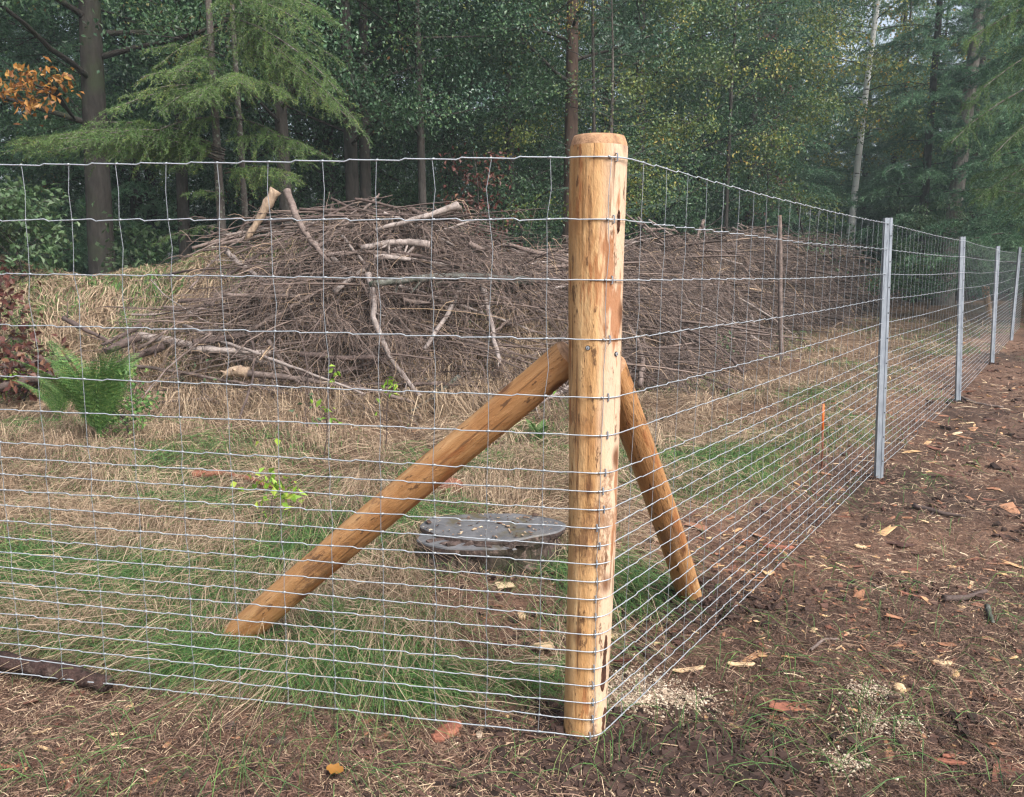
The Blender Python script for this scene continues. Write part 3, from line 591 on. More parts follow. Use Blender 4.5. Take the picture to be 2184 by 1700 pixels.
# dark trunks in the wood behind the heap
TR = [(618, 14.0, .13, 'dark oak just right of the front larch, behind the splintered stub'), (757, 15.5, .15, 'dark oak, left stem of the close pair behind the brush heap'), (786, 16.2, .13, 'dark oak, right stem of the close pair behind the brush heap'),
      (903, 15.0, .085, 'thin dark oak standing alone right of the paired trunks'), (398, 17.0, .14, 'grey-stemmed oak between the thick oak and the twin larch')]
for k, (px, Y, r, lab) in enumerate(TR):
    broadleaf('dark_oak', lab, 'tree', base(xat(px, Y), Y), H=13, r0=r, z0=3.5, Rr=3.1, nl=26, nleaf=30000, lmat='oakleaf' if k in (0, 1, 3) else 'darkleaf', bark='darkbark', leaf=(.062, .042), shade=.4+.06*(k == 1), cl=.38, wob=.12, az=None if k else np.array([4, 5, .3, 2.5]))
pine = broadleaf('red_trunked_pine', 'pine with straight red-brown trunk left of the wooden post, in dark foliage', 'tree', base(xat(1214, 17), 17), H=15, r0=.17, z0=4.5, Rr=2.4, nl=22, nleaf=15000, lmat='darkleaf', bark='pinebark', wob=.04, leaf=(.09, .05))
# saplings with red leaves
for px, Y, H, lab in ((1010, 13.2, 3.1, 'oak sapling with red autumn leaves behind the brush heap, left of the post'), (1630, 25, 6.5, 'pinkish autumn sapling just left of the white-stemmed birch')):
    broadleaf('autumn_sapling', lab, 'sapling', base(xat(px, Y), Y), H=H, r0=.025, z0=.9, Rr=.8, nl=16, nleaf=650, leaf=(.09, .05), lmat='redleaf', bark='darkbark', cl=.18)
# shrubs
for px, Y, H, Rr, n, mat, lab in ((1985, 24, 2.7, 1.5, 3200, 'shrubleaf', 'pale-leaved shrub in front of the grey larch trunk, behind the second steel post'), (1955, 21, 1.2, 1.1, 2600, 'oakleaf', 'low green bush at the right foot of the brush heap'),
                              (40, 9.0, 1.0, .6, 1500, 'shrubleaf', 'leafy shrub at the left edge under the orange leaves'), (-30, 7.6, 1.2, .32, 260, 'redleaf', 'red-leaved shrub at the left edge beside the grassy bank'), (30, 7.2, .5, .32, 300, 'redleaf', 'low dark red bush beneath the red-leaved shrub at left'),
                              (1730, 21, 1.9, .6, 420, 'shrubleaf', 'small leafy sapling growing out of the right part of the brush heap'), (330, 10.8, 1.3, .6, 900, 'shrubleaf', 'green bush at the top of the grassy bank, under the larch')):
    x_ = xat(px, Y); broadleaf('shrub', lab, 'shrub', base(x_, Y), H=H, r0=.018, z0=.15, Rr=Rr, nl=22, nleaf=n, leaf=(.075, .05), lmat=mat, bark='darkbark', cl=.14, rise=.9, sub=4)

# -- the wood behind: separate trees, copied from a few of each kind
kinds = [broadleaf('woodland_oak', 'dense green oak deep in the wood', 'tree', base(-9, 21), H=14, r0=.17, z0=1.2, Rr=3.6, nl=30, nleaf=40000, lmat='darkleaf', bark='darkbark', leaf=(.062, .044), cl=.42, group='broadleaf trees deep in the wood'),
         broadleaf('woodland_oak', 'dense green oak deep in the wood', 'tree', base(-1.5, 20), H=13, r0=.15, z0=1.0, Rr=3.4, nl=30, nleaf=40000, lmat='oakleaf', bark='darkbark', leaf=(.066, .046), cl=.42, group='broadleaf trees deep in the wood', shade=.4),
         conifer('woodland_fir', 'dark green conifer deep in the wood', 'tree', base(21, 31), H=16, r0=.16, z0=.6, Rr=3.0, nb=130, nt=14, tl=.75, nn=75, nlen=.085, nw=.02, hang=.45, slope=-.12, drop=.1, group='conifers deep in the wood', bark='darkbark', taper=.7),
         conifer('woodland_fir', 'dark green conifer deep in the wood', 'tree', base(18.5, 28.5), mat='fir2', H=14, r0=.14, z0=.5, Rr=2.7, nb=120, nt=14, tl=.7, nn=75, nlen=.085, nw=.02, hang=.6, slope=-.05, drop=.16, group='conifers deep in the wood', bark='darkbark', taper=.7, vm=.62)]
spots = []
for Y, n, x0, x1 in ((19, 7, -12, 3), (23, 10, -16, 13), (28, 13, -20, 24), (35, 16, -26, 31), (45, 17, -33, 40)):
    for k in range(n):
        spots.append((x0+(x1-x0)*(k+.5)/n+rng.normal(0, .6), Y+rng.normal(0, 1.0)))
labs = {0: 'dense green oak deep in the wood', 2: 'dark green conifer deep in the wood'}
for px, Y in ((1700, 25), (1880, 24), (1960, 27.5), (2100, 22.5), (2190, 21), (2060, 30), (1790, 30), (2320, 23.5), (2260, 18.5), (2420, 20), (1620, 26), (1700, 34.5), (1830, 36), (1905, 33.5), (1965, 36.5), (2045, 33), (1750, 38), (1640, 33), (2130, 34.5), (2220, 33), (2090, 38)): spots.append((xat(px, Y), Y))
NX = len(spots)-20
for p_ in ((-10.5, 15.5), (-13.5, 13.5), (-16.5, 17), (-19, 13)): spots.insert(0, p_); NX += 1
for k_, (x_, y_) in enumerate(spots):
    if ((x_+9)**2+(y_-21)**2) < 2 or ((x_+1.5)**2+(y_-20)**2) < 2 or ((x_-21)**2+(y_-31)**2) < 3 or ((x_-18.5)**2+(y_-28.5)**2) < 3: continue
    if x_ > 7+.6*(y_-14) and y_ < 30 and x_ < 9+.78*(y_-14)-4 and False: continue
    if float(ridge(np.array([x_]), np.array([y_]))[0][0]) < 2.6 and y_ < 32: x_ -= 3.2; y_ += 2.4
    px_ = PW/2+x_/(y_*math.cos(PITCH))*F
    if (1650 < px_ < 1960 and y_ < 31.5) or (1600 < px_ < 2200 and y_ < 27.5): continue
    con = k_ >= NX or rng.random() < (.75 if x_ > 2+.15*y_ else .18); k = (2+(rng.random() < (.7 if k_ >= NX else .4))) if con else rng.integers(0, 2)
    s_ = U(.85, 1.2); copy_tree(kinds[k], base(x_, y_), U(0, 6.28), (s_, s_*U(.95, 1.2)), labs[0 if k < 2 else 2])

# ------------------------------------------------------------------ brush heap: uncountable twigs, then each branch by itself
def ridge_pts(s):
    seg = np.linalg.norm(np.diff(RIDGE[:, :2], axis=0), axis=1); cum = np.concatenate([[0], np.cumsum(seg)])
    return np.stack([np.interp(s, cum, RIDGE[:, k]) for k in range(4)], -1), cum
_, CUM = ridge_pts(np.array([0.]))
def ridge_sample(n, s0, s1, lo=-1.0, hi=.35):
    s = U(s0, s1, n); p, _ = ridge_pts(s); e = .05; q, _ = ridge_pts(s+e); T = nrm(q[:, :2]-p[:, :2]); N2 = np.stack([T[:, 1], -T[:, 0]], -1)   # towards the camera
    u = U(lo, hi, n); xy = p[:, :2]-N2*(u*p[:, 3])[:, None]
    return xy[:, 0], xy[:, 1], T, N2, u
mb = MB(); NS = 8600
s = rng.random(NS)
s0 = CUM[3]+.95; s1 = CUM[-2]
ss = s0+(s1-s0)*s**1.5
x, y, T, N2, u = ridge_sample(NS, 0, 1)
p, _ = ridge_pts(ss); q, _ = ridge_pts(ss+.05); T = nrm(q[:, :2]-p[:, :2]); N2 = np.stack([T[:, 1], -T[:, 0]], -1); u = U(-.35, 1.0, NS)
xy = p[:, :2]+N2*(u*p[:, 3])[:, None]; x, y = xy[:, 0], xy[:, 1]
z = ground(x, y)
# main axes of the sprays: mostly along the heap, sagging down the front
hol = fbm(x*1.7, y*1.7+z*1.7, 131, 2); kp = (rng.random(NS) < .04+.96*sstep(.40, .55, hol)); xy = xy[kp]; T = T[kp]; N2 = N2[kp]; u = u[kp]; z = z[kp]; x = x[kp]; y = y[kp]; NS = int(kp.sum())
al = rng.normal(0, .85, NS)+np.where(rng.random(NS) < .5, 0, math.pi)
H2 = T*np.cos(al)[:, None]+N2*(np.abs(np.sin(al))*np.where(u > -.1, 1, -1))[:, None]
L = U(.4, 1.7, NS); K = 5; sK = np.linspace(0, 1, K)
sag = U(.02, .25, NS)
PX = np.stack([np.concatenate([xy+H2*(L*a)[:, None], np.zeros((NS, 1))], 1) for a in sK], 1)
g = ground(PX[..., 0], PX[..., 1]); start = z+U(.0, .14, NS)
PX[..., 2] = np.maximum(g+.02, start[:, None]+U(-.06, .14, NS)[:, None]*L[:, None]*sK - sag[:, None]*sK**2)
dist = np.clip(y/9, .9, 2.5)
mb.tubes(PX, (.0062*dist*np.exp(rng.normal(0, .5, NS)))[:, None]*np.linspace(1, .4, K)[None], 4, v=np.clip(rng.normal(.45, .2, NS), 0, 1))
nt = 11; ti = np.repeat(np.arange(NS), nt); m = len(ti); k = U(.05, .999, m)*(K-1); i = k.astype(int); f = (k-i)[:, None]
B = PX[ti, i]*(1-f)+PX[ti, i+1]*f
ax = nrm(PX[:, -1]-PX[:, 0])[ti]; D = nrm(ax*U(.1, .8, m)[:, None]+rng.normal(0, .6, (m, 3))+np.concatenate([N2, np.zeros((NS, 1))], 1)[ti]*.35)
l = U(.10, .38, m); s4 = np.linspace(0, 1, 4)[None, :, None]
TP = B[:, None]+l[:, None, None]*(D[:, None]*s4+np.array([0, 0, -1.])*U(.2, 1.0, m)[:, None, None]*s4**2+rng.normal(0, .04, (m, 4, 3))*s4)
mb.tubes(TP, (.0032*np.clip(dist[ti]*1.05, 1, 2.6))[:, None]*np.linspace(1, .5, 4)[None], 3, v=np.clip(rng.normal(.5, .24, m), 0, 1))
tag(mb.build('brush_twigs', M['twig']), 'tangle of dead conifer twigs heaped up in a long windrow behind the fence', kind='stuff')

def branch_mesh(P, r, name, label, mat='branch', cat='branch', group=None, knots=4, cut=True, side=8, taper=.55, stubs=3):
    P = np.asarray(P, float); K = max(8, int(len(P)*4)); t = np.linspace(0, 1, len(P)); tt = np.linspace(0, 1, K)
    Q = np.stack([np.interp(tt, t, P[:, k]) for k in range(3)], -1)
    for _ in range(2): Q[1:-1] = (Q[:-2]+2*Q[1:-1]+Q[2:])/4
    c = Q[0].copy(); L = np.linalg.norm(Q[-1]-Q[0]); Q = Q-c+rng.normal(0, .004, Q.shape)*min(1, L)
    rr = r*np.linspace(1, taper, K)*(1+rng.normal(0, .09, K))
    mb = MB(); mb.tubes(Q, rr, side, v=.5, cap=True)
    for _ in range(stubs):                       # broken side stubs
        i = rng.integers(1, K-1); d = nrm(rng.normal(0, 1, 3)+nrm(Q[i]-Q[i-1])*.7); l = min(r*np.exp(U(.9, 2.7)), .22 if stubs > 3 and r < .05 else .07)
        mb.tubes(np.stack([Q[i], Q[i]+d*l*.5, Q[i]+d*l+np.array([0, 0, .1*l])]), np.array([rr[i]*.4, rr[i]*.3, rr[i]*.18]), 5, v=.5, cap=True)
    o = mb.build(name, M[mat], None, smooth=True, loc=c); tag(o, label, cat, group); return o
def on_heap(pts, hw, Yf=9.3, extra=0.):
    """photograph points laid on the heap's surface: depth from the terrain, straightened along the branch"""
    pts = [tuple(map(float, q)) for q in pts]
    Yf = float(np.interp(pts[0][0], [1230, 1350, 1507, 1730, 1900], [9.4, 14.1, 17.9, 27, 30])); h = np.array([hit(a, b_, Yf)[1] for a, b_ in pts]); n = len(h); r_ = hw/F*h.mean()
    t = np.linspace(0, 1, n)
    c = np.polyfit(t, h, 1); Y = np.polyval(c, t); Y -= (max(0, (Y-h).max()*.92) if np.ptp(h) < 2.5 else 0)+r_+extra+.45*np.clip(h.mean()/8.5, 1, 1.5)
    Q = np.array([at(a, b_, y_) for (a, b_), y_ in zip(pts, Y)]); return Q, hw/F*Y.mean()
HB = [  # points in the photograph, half width, material, label
 ([(588, 405), (560, 455), (525, 512)], 12, 'splinter', 'thick splintered stub standing on the left shoulder of the brush heap'),
 ([(612, 405), (632, 460), (655, 505), (705, 562)], 8, 'branch', 'brown branch leaning from the splintered stub down across the heap'),
 ([(978, 437), (940, 452), (890, 467), (800, 490)], 8, 'palebranch', 'straight branch with a sawn end jutting right above the crest of the heap'),
 ([(985, 442), (930, 462), (872, 470), (826, 482)], 5, 'branch', 'thinner branch running just under the sawn branch on the crest'),
 ([(916, 522), (870, 516), (830, 517), (770, 530)], 8, 'palebranch', 'short log with pale sawn end below the two crest branches'),
 ([(1136, 600), (1040, 592), (940, 590), (860, 597), (790, 607)], 9.5, 'mosslog', 'dark mossy log lying level across the middle of the heap'),
 ([(785, 585), (800, 640), (795, 680), (832, 765), (895, 845)], 6.5, 'palebranch', 'long pale curved branch hanging down the front of the heap below the mossy log'),
 ([(990, 598), (962, 660), (905, 745)], 6, 'palebranch', 'pale branch slanting down left from the middle of the mossy log'),
 ([(1028, 600), (1048, 690), (1064, 775)], 6, 'palebranch', 'pale branch dropping steeply from the right part of the mossy log'),
 ([(640, 633), (560, 632), (475, 630)], 7, 'branch', 'level branch at the left part of the heap, under the crossing thin one'),
 ([(505, 722), (555, 690), (610, 664), (660, 630), (709, 608)], 5, 'branch', 'thin bowed branch rising to the right across the left face of the heap'),
 ([(562, 636), (605, 605), (645, 585), (690, 580)], 4, 'branch', 'thin forked branch above the bowed branch on the left face'),
 ([(412, 733), (455, 725), (520, 714)], 9, 'darkbranch', 'dark split log end at the lower left of the heap'),
 ([(405, 744), (490, 748), (578, 753)], 7.5, 'palebranch', 'pale log lying just beneath the dark split log'),
 ([(529, 798), (640, 808), (720, 822), (800, 834), (885, 858)], 7, 'branch', 'long low branch lying along the foot of the heap'),
 ([(573, 728), (598, 768), (626, 812)], 5.5, 'branch', 'short curved branch reaching down to the long low branch'),
 ([(136, 678), (180, 702), (228, 726)], 6, 'darkbranch', 'dark branch stub on the grassy bank pointing up left'),
 ([(302, 693), (260, 716), (217, 736)], 6, 'darkbranch', 'dark branch on the grassy bank pointing up right'),
 ([(297, 718), (260, 734), (224, 750)], 10, 'darkbranch', 'thick dark log end with sawn face on the grassy bank'),
 ([(163, 763), (80, 774), (-20, 786)], 8, 'darkbranch', 'grey log at the left edge behind the fern'),
 ([(350, 738), (300, 757), (244, 778)], 9, 'darkbranch', 'dark log behind the fern, right of its tip'),
 ([(138, 794), (60, 812), (-30, 832)], 10, 'darkbranch', 'thick dark log at the left edge, lowest of the logs there'),
 ([(530, 795), (500, 790), (480, 800)], 14, 'splinter', 'pale torn stump end with splinters at the foot of the heap'),
 ([(978, 803), (930, 845), (876, 876)], 5, 'mosslog', 'grey lichened branch at the foot of the heap below the hanging curved one'),
 ([(1226, 818), (1180, 845), (1130, 866)], 6, 'palebranch', 'smooth branch on the ground beside the left brace'),
 ([(1549, 620), (1508, 655), (1462, 706)], 6, 'darkbranch', 'dark branch leaning right on the heap beyond the post'),
 ([(1552, 612), (1562, 660), (1566, 712)], 6, 'palebranch', 'upright pale branch crossing the dark leaning branch beyond the post'),
 ([(1592, 646), (1603, 682), (1614, 720)], 6, 'palebranch', 'upright pale branch, right of the one crossing the dark leaning branch'),
 ([(1674, 669), (1720, 671), (1770, 670)], 6, 'branch', 'level log low on the right part of the heap'),
 ([(1880, 515), (1855, 527), (1826, 540)], 5, 'palebranch', 'pale sawn branch tip beside the nearest steel post'),
 ([(1626, 497), (1580, 515), (1531, 541)], 4, 'branch', 'grey branch arching up over the right crest'),
 ([(1497, 480), (1514, 530), (1532, 578)], 4, 'darkbranch', 'dark stick of a crossed pair on the right crest, sloping down right'),
 ([(1501, 471), (1483, 515), (1463, 560)], 4, 'branch', 'brown stick of a crossed pair on the right crest, sloping down left'),
 ([(1695, 420), (1706, 470), (1716, 512)], 3, 'darkbranch', 'thin dark stick standing up from the right crest'),
 ([(1851, 585), (1815, 606), (1776, 631)], 5, 'darkbranch', 'dark branch low in the heap left of the nearest steel post'),
 ([(1350, 622), (1430, 604), (1520, 602), (1640, 655)], 5, 'palebranch', 'long arched branch over the face of the right heap'),
 ([(1490, 604), (1560, 600), (1640, 622), (1700, 650)], 4.5, 'branch', 'brown arched branch just above the level log'),
 ([(1340, 640), (1365, 690), (1380, 760)], 4, 'branch', 'branch hanging down right beside the wooden post'),
 ([(690, 545), (780, 535), (880, 548), (960, 575)], 5, 'branch', 'bent branch across the heap above the mossy log'),
 ([(800, 548), (900, 556), (1000, 572)], 5.5, 'palebranch', 'pale branch lying just above and along the mossy log'),
 ([(860, 640), (930, 650), (1000, 668)], 5, 'branch', 'short branch under the mossy log in the middle of the heap'),
 ([(1000, 520), (1030, 535), (1050, 520)], 7, 'branch', 'stub on the crest between the sawn branch and the post'),
 ([(640, 755), (720, 765), (800, 762)], 7, 'darkbranch', 'dark log in the hollow below the bowed branch'),
 ([(470, 860), (430, 850), (340, 858)], 5, 'branch', 'branch at the mouth of the hollow beneath the torn stump end'),
]
for pts, hw, mat, lab in HB:
    Q, r_ = on_heap(pts, hw, extra=.22 if 'dark mossy log' in lab else .12 if hw >= 6.5 else 0.)
    up = lab.startswith(('thick splintered', 'brown branch leaning', 'straight branch with', 'thinner branch running', 'thin dark stick', 'dark stick', 'brown stick', 'grey branch arching', 'pale sawn'))
    branch_mesh(Q, r_, 'log' if 'log' in lab else 'branch', lab, mat, 'log' if 'log' in lab else 'branch', stubs=2 if up else 4, taper=.7 if 'log' in lab else .5)
# the many lesser branches nothing tells apart
NB = 290
ss = CUM[3]+.5+(CUM[-2]-CUM[3]-.5)*rng.random(NB)**1.5
p, _ = ridge_pts(ss); q, _ = ridge_pts(ss+.05); T = nrm(q[:, :2]-p[:, :2]); N2 = np.stack([T[:, 1], -T[:, 0]], -1)
for k in range(NB):
    u = U(-.1, 1.0); c = p[k, :2]+N2[k]*(u*p[k, 3]+.14); al = rng.normal(0, .6); L = U(.6, 2.4)
    d = T[k]*math.cos(al)+N2[k]*math.sin(al); s5 = np.linspace(-.5, .5, 5)
    X = c[None]+d[None]*(L*s5)[:, None]+np.stack([-d[1]*np.ones(5), d[0]*np.ones(5)], -1)*(rng.normal(0, .12)*L*np.cos(s5*3))[:, None]
    Z = ground(X[:, 0], X[:, 1]); cc = np.polyfit(s5, Z, 1); Zl = np.polyval(cc, s5); Zl += max(0, (Z-Zl).max()*.6)+.2+U(0, .14)-.1*L*s5**2
    branch_mesh(np.concatenate([X, Zl[:, None]], 1), float(np.clip(np.exp(rng.normal(-4.15, .4)), .007, .04)), 'dead_branch', 'one of the many lesser dead branches lying in the brush heap', ['branch', 'branch', 'palebranch', 'darkbranch', 'darkbranch'][rng.integers(0, 5)], 'branch', 'lesser branches in the brush heap', side=6, stubs=3)

# ------------------------------------------------------------------ corner post, braces, steel posts, wire
def pole(name, loc, top, r0, r1, mat, label, cat, chamfer=.03, K=70, S=40, flat=None, sunk=.15, seed=0):
    """peeled round pole from loc (foot) to top, built along its own Z"""
    loc = np.asarray(loc, float); top = np.asarray(top, float); ax = top-loc; L = np.linalg.norm(ax)
    z = np.concatenate([np.linspace(-sunk, L-chamfer, K), L-chamfer*np.array([.75, .45, .18, 0, -.02, -.03])])
    rr = r0+(r1-r0)*np.clip(z/L, 0, 1); rr[-6:] *= np.array([.985, .955, .91, .86, .5, .001])
    
    a = np.arange(S)*2*math.pi/S
    Z, A = np.meshgrid(z, a, indexing='ij')
    d = 1+.03*(fbm(np.cos(A)*2.2+seed*3, Z*.9+np.sin(A)*2.2, 25+seed, 2)-.5)*2 + .03*(fbm(np.cos(A)*1.2+seed, Z*3+np.sin(A)*1.2, 5+seed, 3)-.5)*2 + .012*(fbm(A*3, Z*22, 9+seed, 2)-.5)
    Rr_ = rr[:, None]*d
    bend = .006*np.sin(Z*3+seed)
    G = np.stack([Rr_*np.cos(A)+bend, Rr_*np.sin(A), Z], -1)
    mb = MB(); mb.grid(G[:-5], closed=True); mb.grid(G[-6:], closed=True, m=1)
    o = mb.build(name, [M[mat], M['cuttop']], None, smooth=True, loc=loc); tag(o, label, cat)
    zq = nrm(ax); import mathutils
    o.rotation_mode = 'QUATERNION'; o.rotation_quaternion = mathutils.Vector((0, 0, 1)).rotation_difference(mathutils.Vector(zq))
    return o
PB = np.array([POST[0], POST[1], 0.0]); PTOP = at(1283., 292., POST[1]+.0)
PL = float(np.linalg.norm(PTOP-PB)); R0, R1 = .0585, .0745
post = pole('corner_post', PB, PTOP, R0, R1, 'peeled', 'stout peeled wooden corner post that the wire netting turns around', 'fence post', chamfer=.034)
def pxy(z): return PB + (PTOP-PB)*(z/PTOP[2])
def prad(z): return R0+(R1-R0)*np.clip(z/PL, 0, 1)
WROWS = np.cumsum([0]+[.15]*4+[.10]*2+[.05]*15); WROWS = 1.575-WROWS*1.0        # heights of the line wires
aL = math.atan2(-LN[1], -LN[0]); aR = math.atan2(RN[1], RN[0])
S2 = [np.array(p) for p in STEEL]
def fence_path(z):
    """plan points of the netting at height z, s = 0 on the post's front"""
    c = pxy(z)[:2]; r = prad(z)*1.03+.002
    a = np.linspace(aL, aR, 9); arc = c+r*np.stack([np.cos(a), np.sin(a)], -1)
    left = arc[0]+LD*np.array([4.0, 2.0])[:, None]
    right = np.array([p-RN*.034+RD*0 for p in S2]); right[0] -= RN*.0
    P = np.concatenate([left, arc, right]); sl = np.concatenate([[0], np.cumsum(np.linalg.norm(np.diff(P, axis=0), axis=1))])
    return P, sl-sl[2]
def gz(x, y): return float(np.interp(y, [2, 12, 30], [0, 0, .2]))
net = empty('wire_fence', (POST[0], POST[1], 0), 'galvanised wire netting stretched past the corner post and along the steel posts', 'wire fence')
O0 = np.array([POST[0], POST[1], 0.])
def wire_pt(z, s):
    P, sl = fence_path(z); return np.stack([np.interp(s, sl, P[:, 0]), np.interp(s, sl, P[:, 1])], -1)
SMAX = 19.0
sa = np.concatenate([np.arange(-3.9, 5.0, .0075*1.0), np.arange(5.0, SMAX, .0375)])
off = .028
for j, z in enumerate(WROWS):
    xy = wire_pt(z, sa); ph = ((sa-off)/.15) % 1.0
    tri = np.interp(ph, [0, .22, .44, .5, .56, .78, 1], [0, .35, .8, -1, -.55, -.2, 0])
    amp = .0032 if z > 1.2 else .0026; amp = amp*(1+.3*math.sin(j*2.3))
    kin = np.where((np.abs(sa-.05) < .12) & True, .2, 1)
    zz = z + amp*tri*kin*(1 if j % 2 else -1) + .006*(fbm(sa*1.1+j*7, sa*0+j, 200+j, 2)-.5)*np.clip(np.abs(sa)*2, 0, 1) + np.interp(xy[:, 1], [2, 12, 30], [0, 0, .2])
    zz += .020*np.clip(-sa/1.8, 0, 2); zz -= np.where(sa < -.1, .004*np.sin(np.clip((-sa-.1)/3.4, 0, 1)*math.pi), .01*np.abs(np.sin(np.clip(sa, 0, 99)/3.6*math.pi)))
    rad = .00195 if j in (0, 21) else .0017
    rad = rad*np.where(sa > .2, .86, 1)*np.clip(.95+sa*.02, 1.0, 1.2)
    mb = MB(); mb.tubes(np.concatenate([xy, zz[:, None]], 1)-O0, rad, 5, v=.5)
    mb.build('line_wire', M['wire'], net, smooth=True)
    if j == 0: ZZ = []
    ZZ.append((sa, zz))
def zrow(j, s): return np.interp(s, *ZZ[j])
sv = off+.15*np.arange(-25, int((SMAX-off)/.15)); sv = sv[(sv < -.10) | (sv > .0)]
order = np.argsort(np.where(sv < 0, -sv*.8, sv)); sv = sv[order]
rest = MB()
for k, s_ in enumerate(sv):
    P = []; 
    for j, z in enumerate(WROWS):
        q = wire_pt(z, np.array([s_+rng.normal(0, .0025)]))[0]; P.append([*q, zrow(j, s_)])
        if j < 4:
            zn = .5*(zrow(j, s_)+zrow(j+1, s_)); q2 = wire_pt(z, np.array([s_+.006*math.sin(k*1.7+j*2.1)+rng.normal(0, .002)]))[0]; P.append([*q2, zn])
    P = np.array(P)-O0
    if s_ > 0 and s_ < .12: P[:, :2] += RN*.002
    mb = rest if k >= 100 else MB()
    sub = P if k < 60 else P[[0, 2, 4, 6, 8, 9, 10, 15, 20, 25]]
    mb.tubes(sub, (.0009 if s_ < .1 else .00078)*np.clip(.95+s_*.03, 1.0, 1.25), 4, v=.5)
    if k < 70:                                   # the knots that grip each line wire
        for j, z in enumerate(WROWS):
            dl = RD if s_ > 0 else LD; c = np.array([*wire_pt(z, np.array([s_]))[0], zrow(j, s_)])-O0; d3 = np.array([*dl, 0.])
            mb.tubes(np.stack([c-d3*.0055+[0, 0, .0012], c, c+d3*.0055-[0, 0, .0012]]), np.array([.0026, .0034, .0026]), 5, v=.5, cap=True)
    if k < 100: mb.build('stay_wire', M['stay'], net, smooth=True)
if rest.n: tag(rest.build('stay_wire', M['stay'], net, smooth=True), kind='stuff')

# parts of the corner post (built in world space, attached under the post)
def attach(o, par):
    bpy.context.view_layer.update(); o.parent = par; o.matrix_parent_inverse = par.matrix_world.inverted()
post_at = lambda th, z, e=0: pxy(z)+np.array([math.cos(th), math.sin(th), 0])*(prad(z)*1.0+e)
for j, z in enumerate(WROWS):                    # staples over every line wire
    th = -1.32+.10*(j/21.0)*-2+ (.30 if j < 4 else .22); th = -1.57+ (.42 if j < 9 else .25) + rng.normal(0, .03)
    c = post_at(th, z, .0045); u_ = np.array([-math.sin(th), math.cos(th), 0]); n_ = np.array([math.cos(th), math.sin(th), 0])
    mb = MB(); mb.tubes(np.stack([c-n_*.008+[0, 0, .010], c+n_*.0005+[0, 0, .009], c+n_*.0015, c+n_*.0005-[0, 0, .009], c-n_*.008-[0, 0, .010]]), .0019, 5, v=.5, cap=True)
    attach(mb.build('staple', M['steel']), post)
for th, z in ((-1.95, 1.103), (-.80, 1.086)):    # two bolts, recess and socket shade painted by dark discs
    c = post_at(th, z, .0); n_ = np.array([math.cos(th), math.sin(th), 0]); mb = MB()
    mb.tubes(np.stack([c-n_*.01, c+n_*.002]), .0065, 14, v=.5, cap=True, m=0); mb.tubes(np.stack([c-n_*.005, c+n_*.0045]), .0048, 6, v=.5, cap=True, m=1)
    mb.tubes(np.stack([c, c+n_*.0052]), .0016, 8, v=.5, cap=True, m=0)
    attach(mb.build('bolt', [M['holeshade'], M['wire']]), post)
def patch(name, z0, z1, th0, th1, mat, e=.003, rag=.35, par=post, seed=0):
    K, S = 26, 12; G = np.zeros((K, S, 3)); z = np.linspace(z0, z1, K)
    for i, zz in enumerate(z):
        q = i/(K-1); wob = rag*(fbm(np.array([q*5.0+seed]), np.array([seed*3.1]), 300+seed, 2)[0]-.5); wob2 = rag*(fbm(np.array([q*6.0+seed]), np.array([seed*1.7+5]), 310+seed, 2)[0]-.5)
        w = min(1, 4.5*q+.15)*min(1, 5*(1-q)+.12)
        a = th0+(th1-th0)*.5; h0 = a-(a-th0)*w+wob*w; h1 = a+(th1-a)*w+wob2*w
        for k, th in enumerate(np.linspace(h0, h1, S)):
            edge = min(1, 3*k/(S-1), 3*(1-k/(S-1))) * min(1, 8*q, 8*(1-q)); G[i, k] = post_at(th, zz, -.002+(e+.002)*edge+.001*(rng.random()-.5))
    mb = MB(); mb.grid(G); attach(mb.build(name, M[mat], smooth=True), par)
patch('bark_strip', .135, .335, -1.05, -.50, 'bark_strip', e=.0035, seed=1)
patch('bark_strip', .012, .10, -.72, -.38, 'bark_strip', e=.0035, seed=2)
patch('bark_strip', 1.475, 1.545, -3.35, -2.9, 'bark_strip', e=.003, seed=3)
patch('bark_strip', 1.445, 1.475, -2.72, -2.6, 'bark_strip', e=.0028, seed=4)
patch('bark_strip', 1.39, 1.45, -.98, -.86, 'bark_strip', e=.0028, seed=5, rag=.1)
patch('cut_face', .01, .145, -1.15, -.70, 'cutwood', e=.002, seed=6)

def topz(px, py, Y): return at(float(px), float(py), Y)
bl0 = hit(468., 1372.); bl1 = topz(1216, 752, POST[1]+.085)
pole('wooden_brace', bl0-np.array([0, 0, .03]), bl1, .054, .049, 'peeled_brace', 'long peeled log brace slanting down left from the corner post', 'brace', chamfer=.012, seed=3)
br0 = hit(1476., 1268.); br1 = topz(1303, 775, POST[1]+.125)
pole('wooden_brace', br0-np.array([0, 0, .03]), br1, .049, .046, 'peeled_brace', 'shorter peeled log brace behind the netting, right of the corner post', 'brace', chamfer=.012, seed=6)

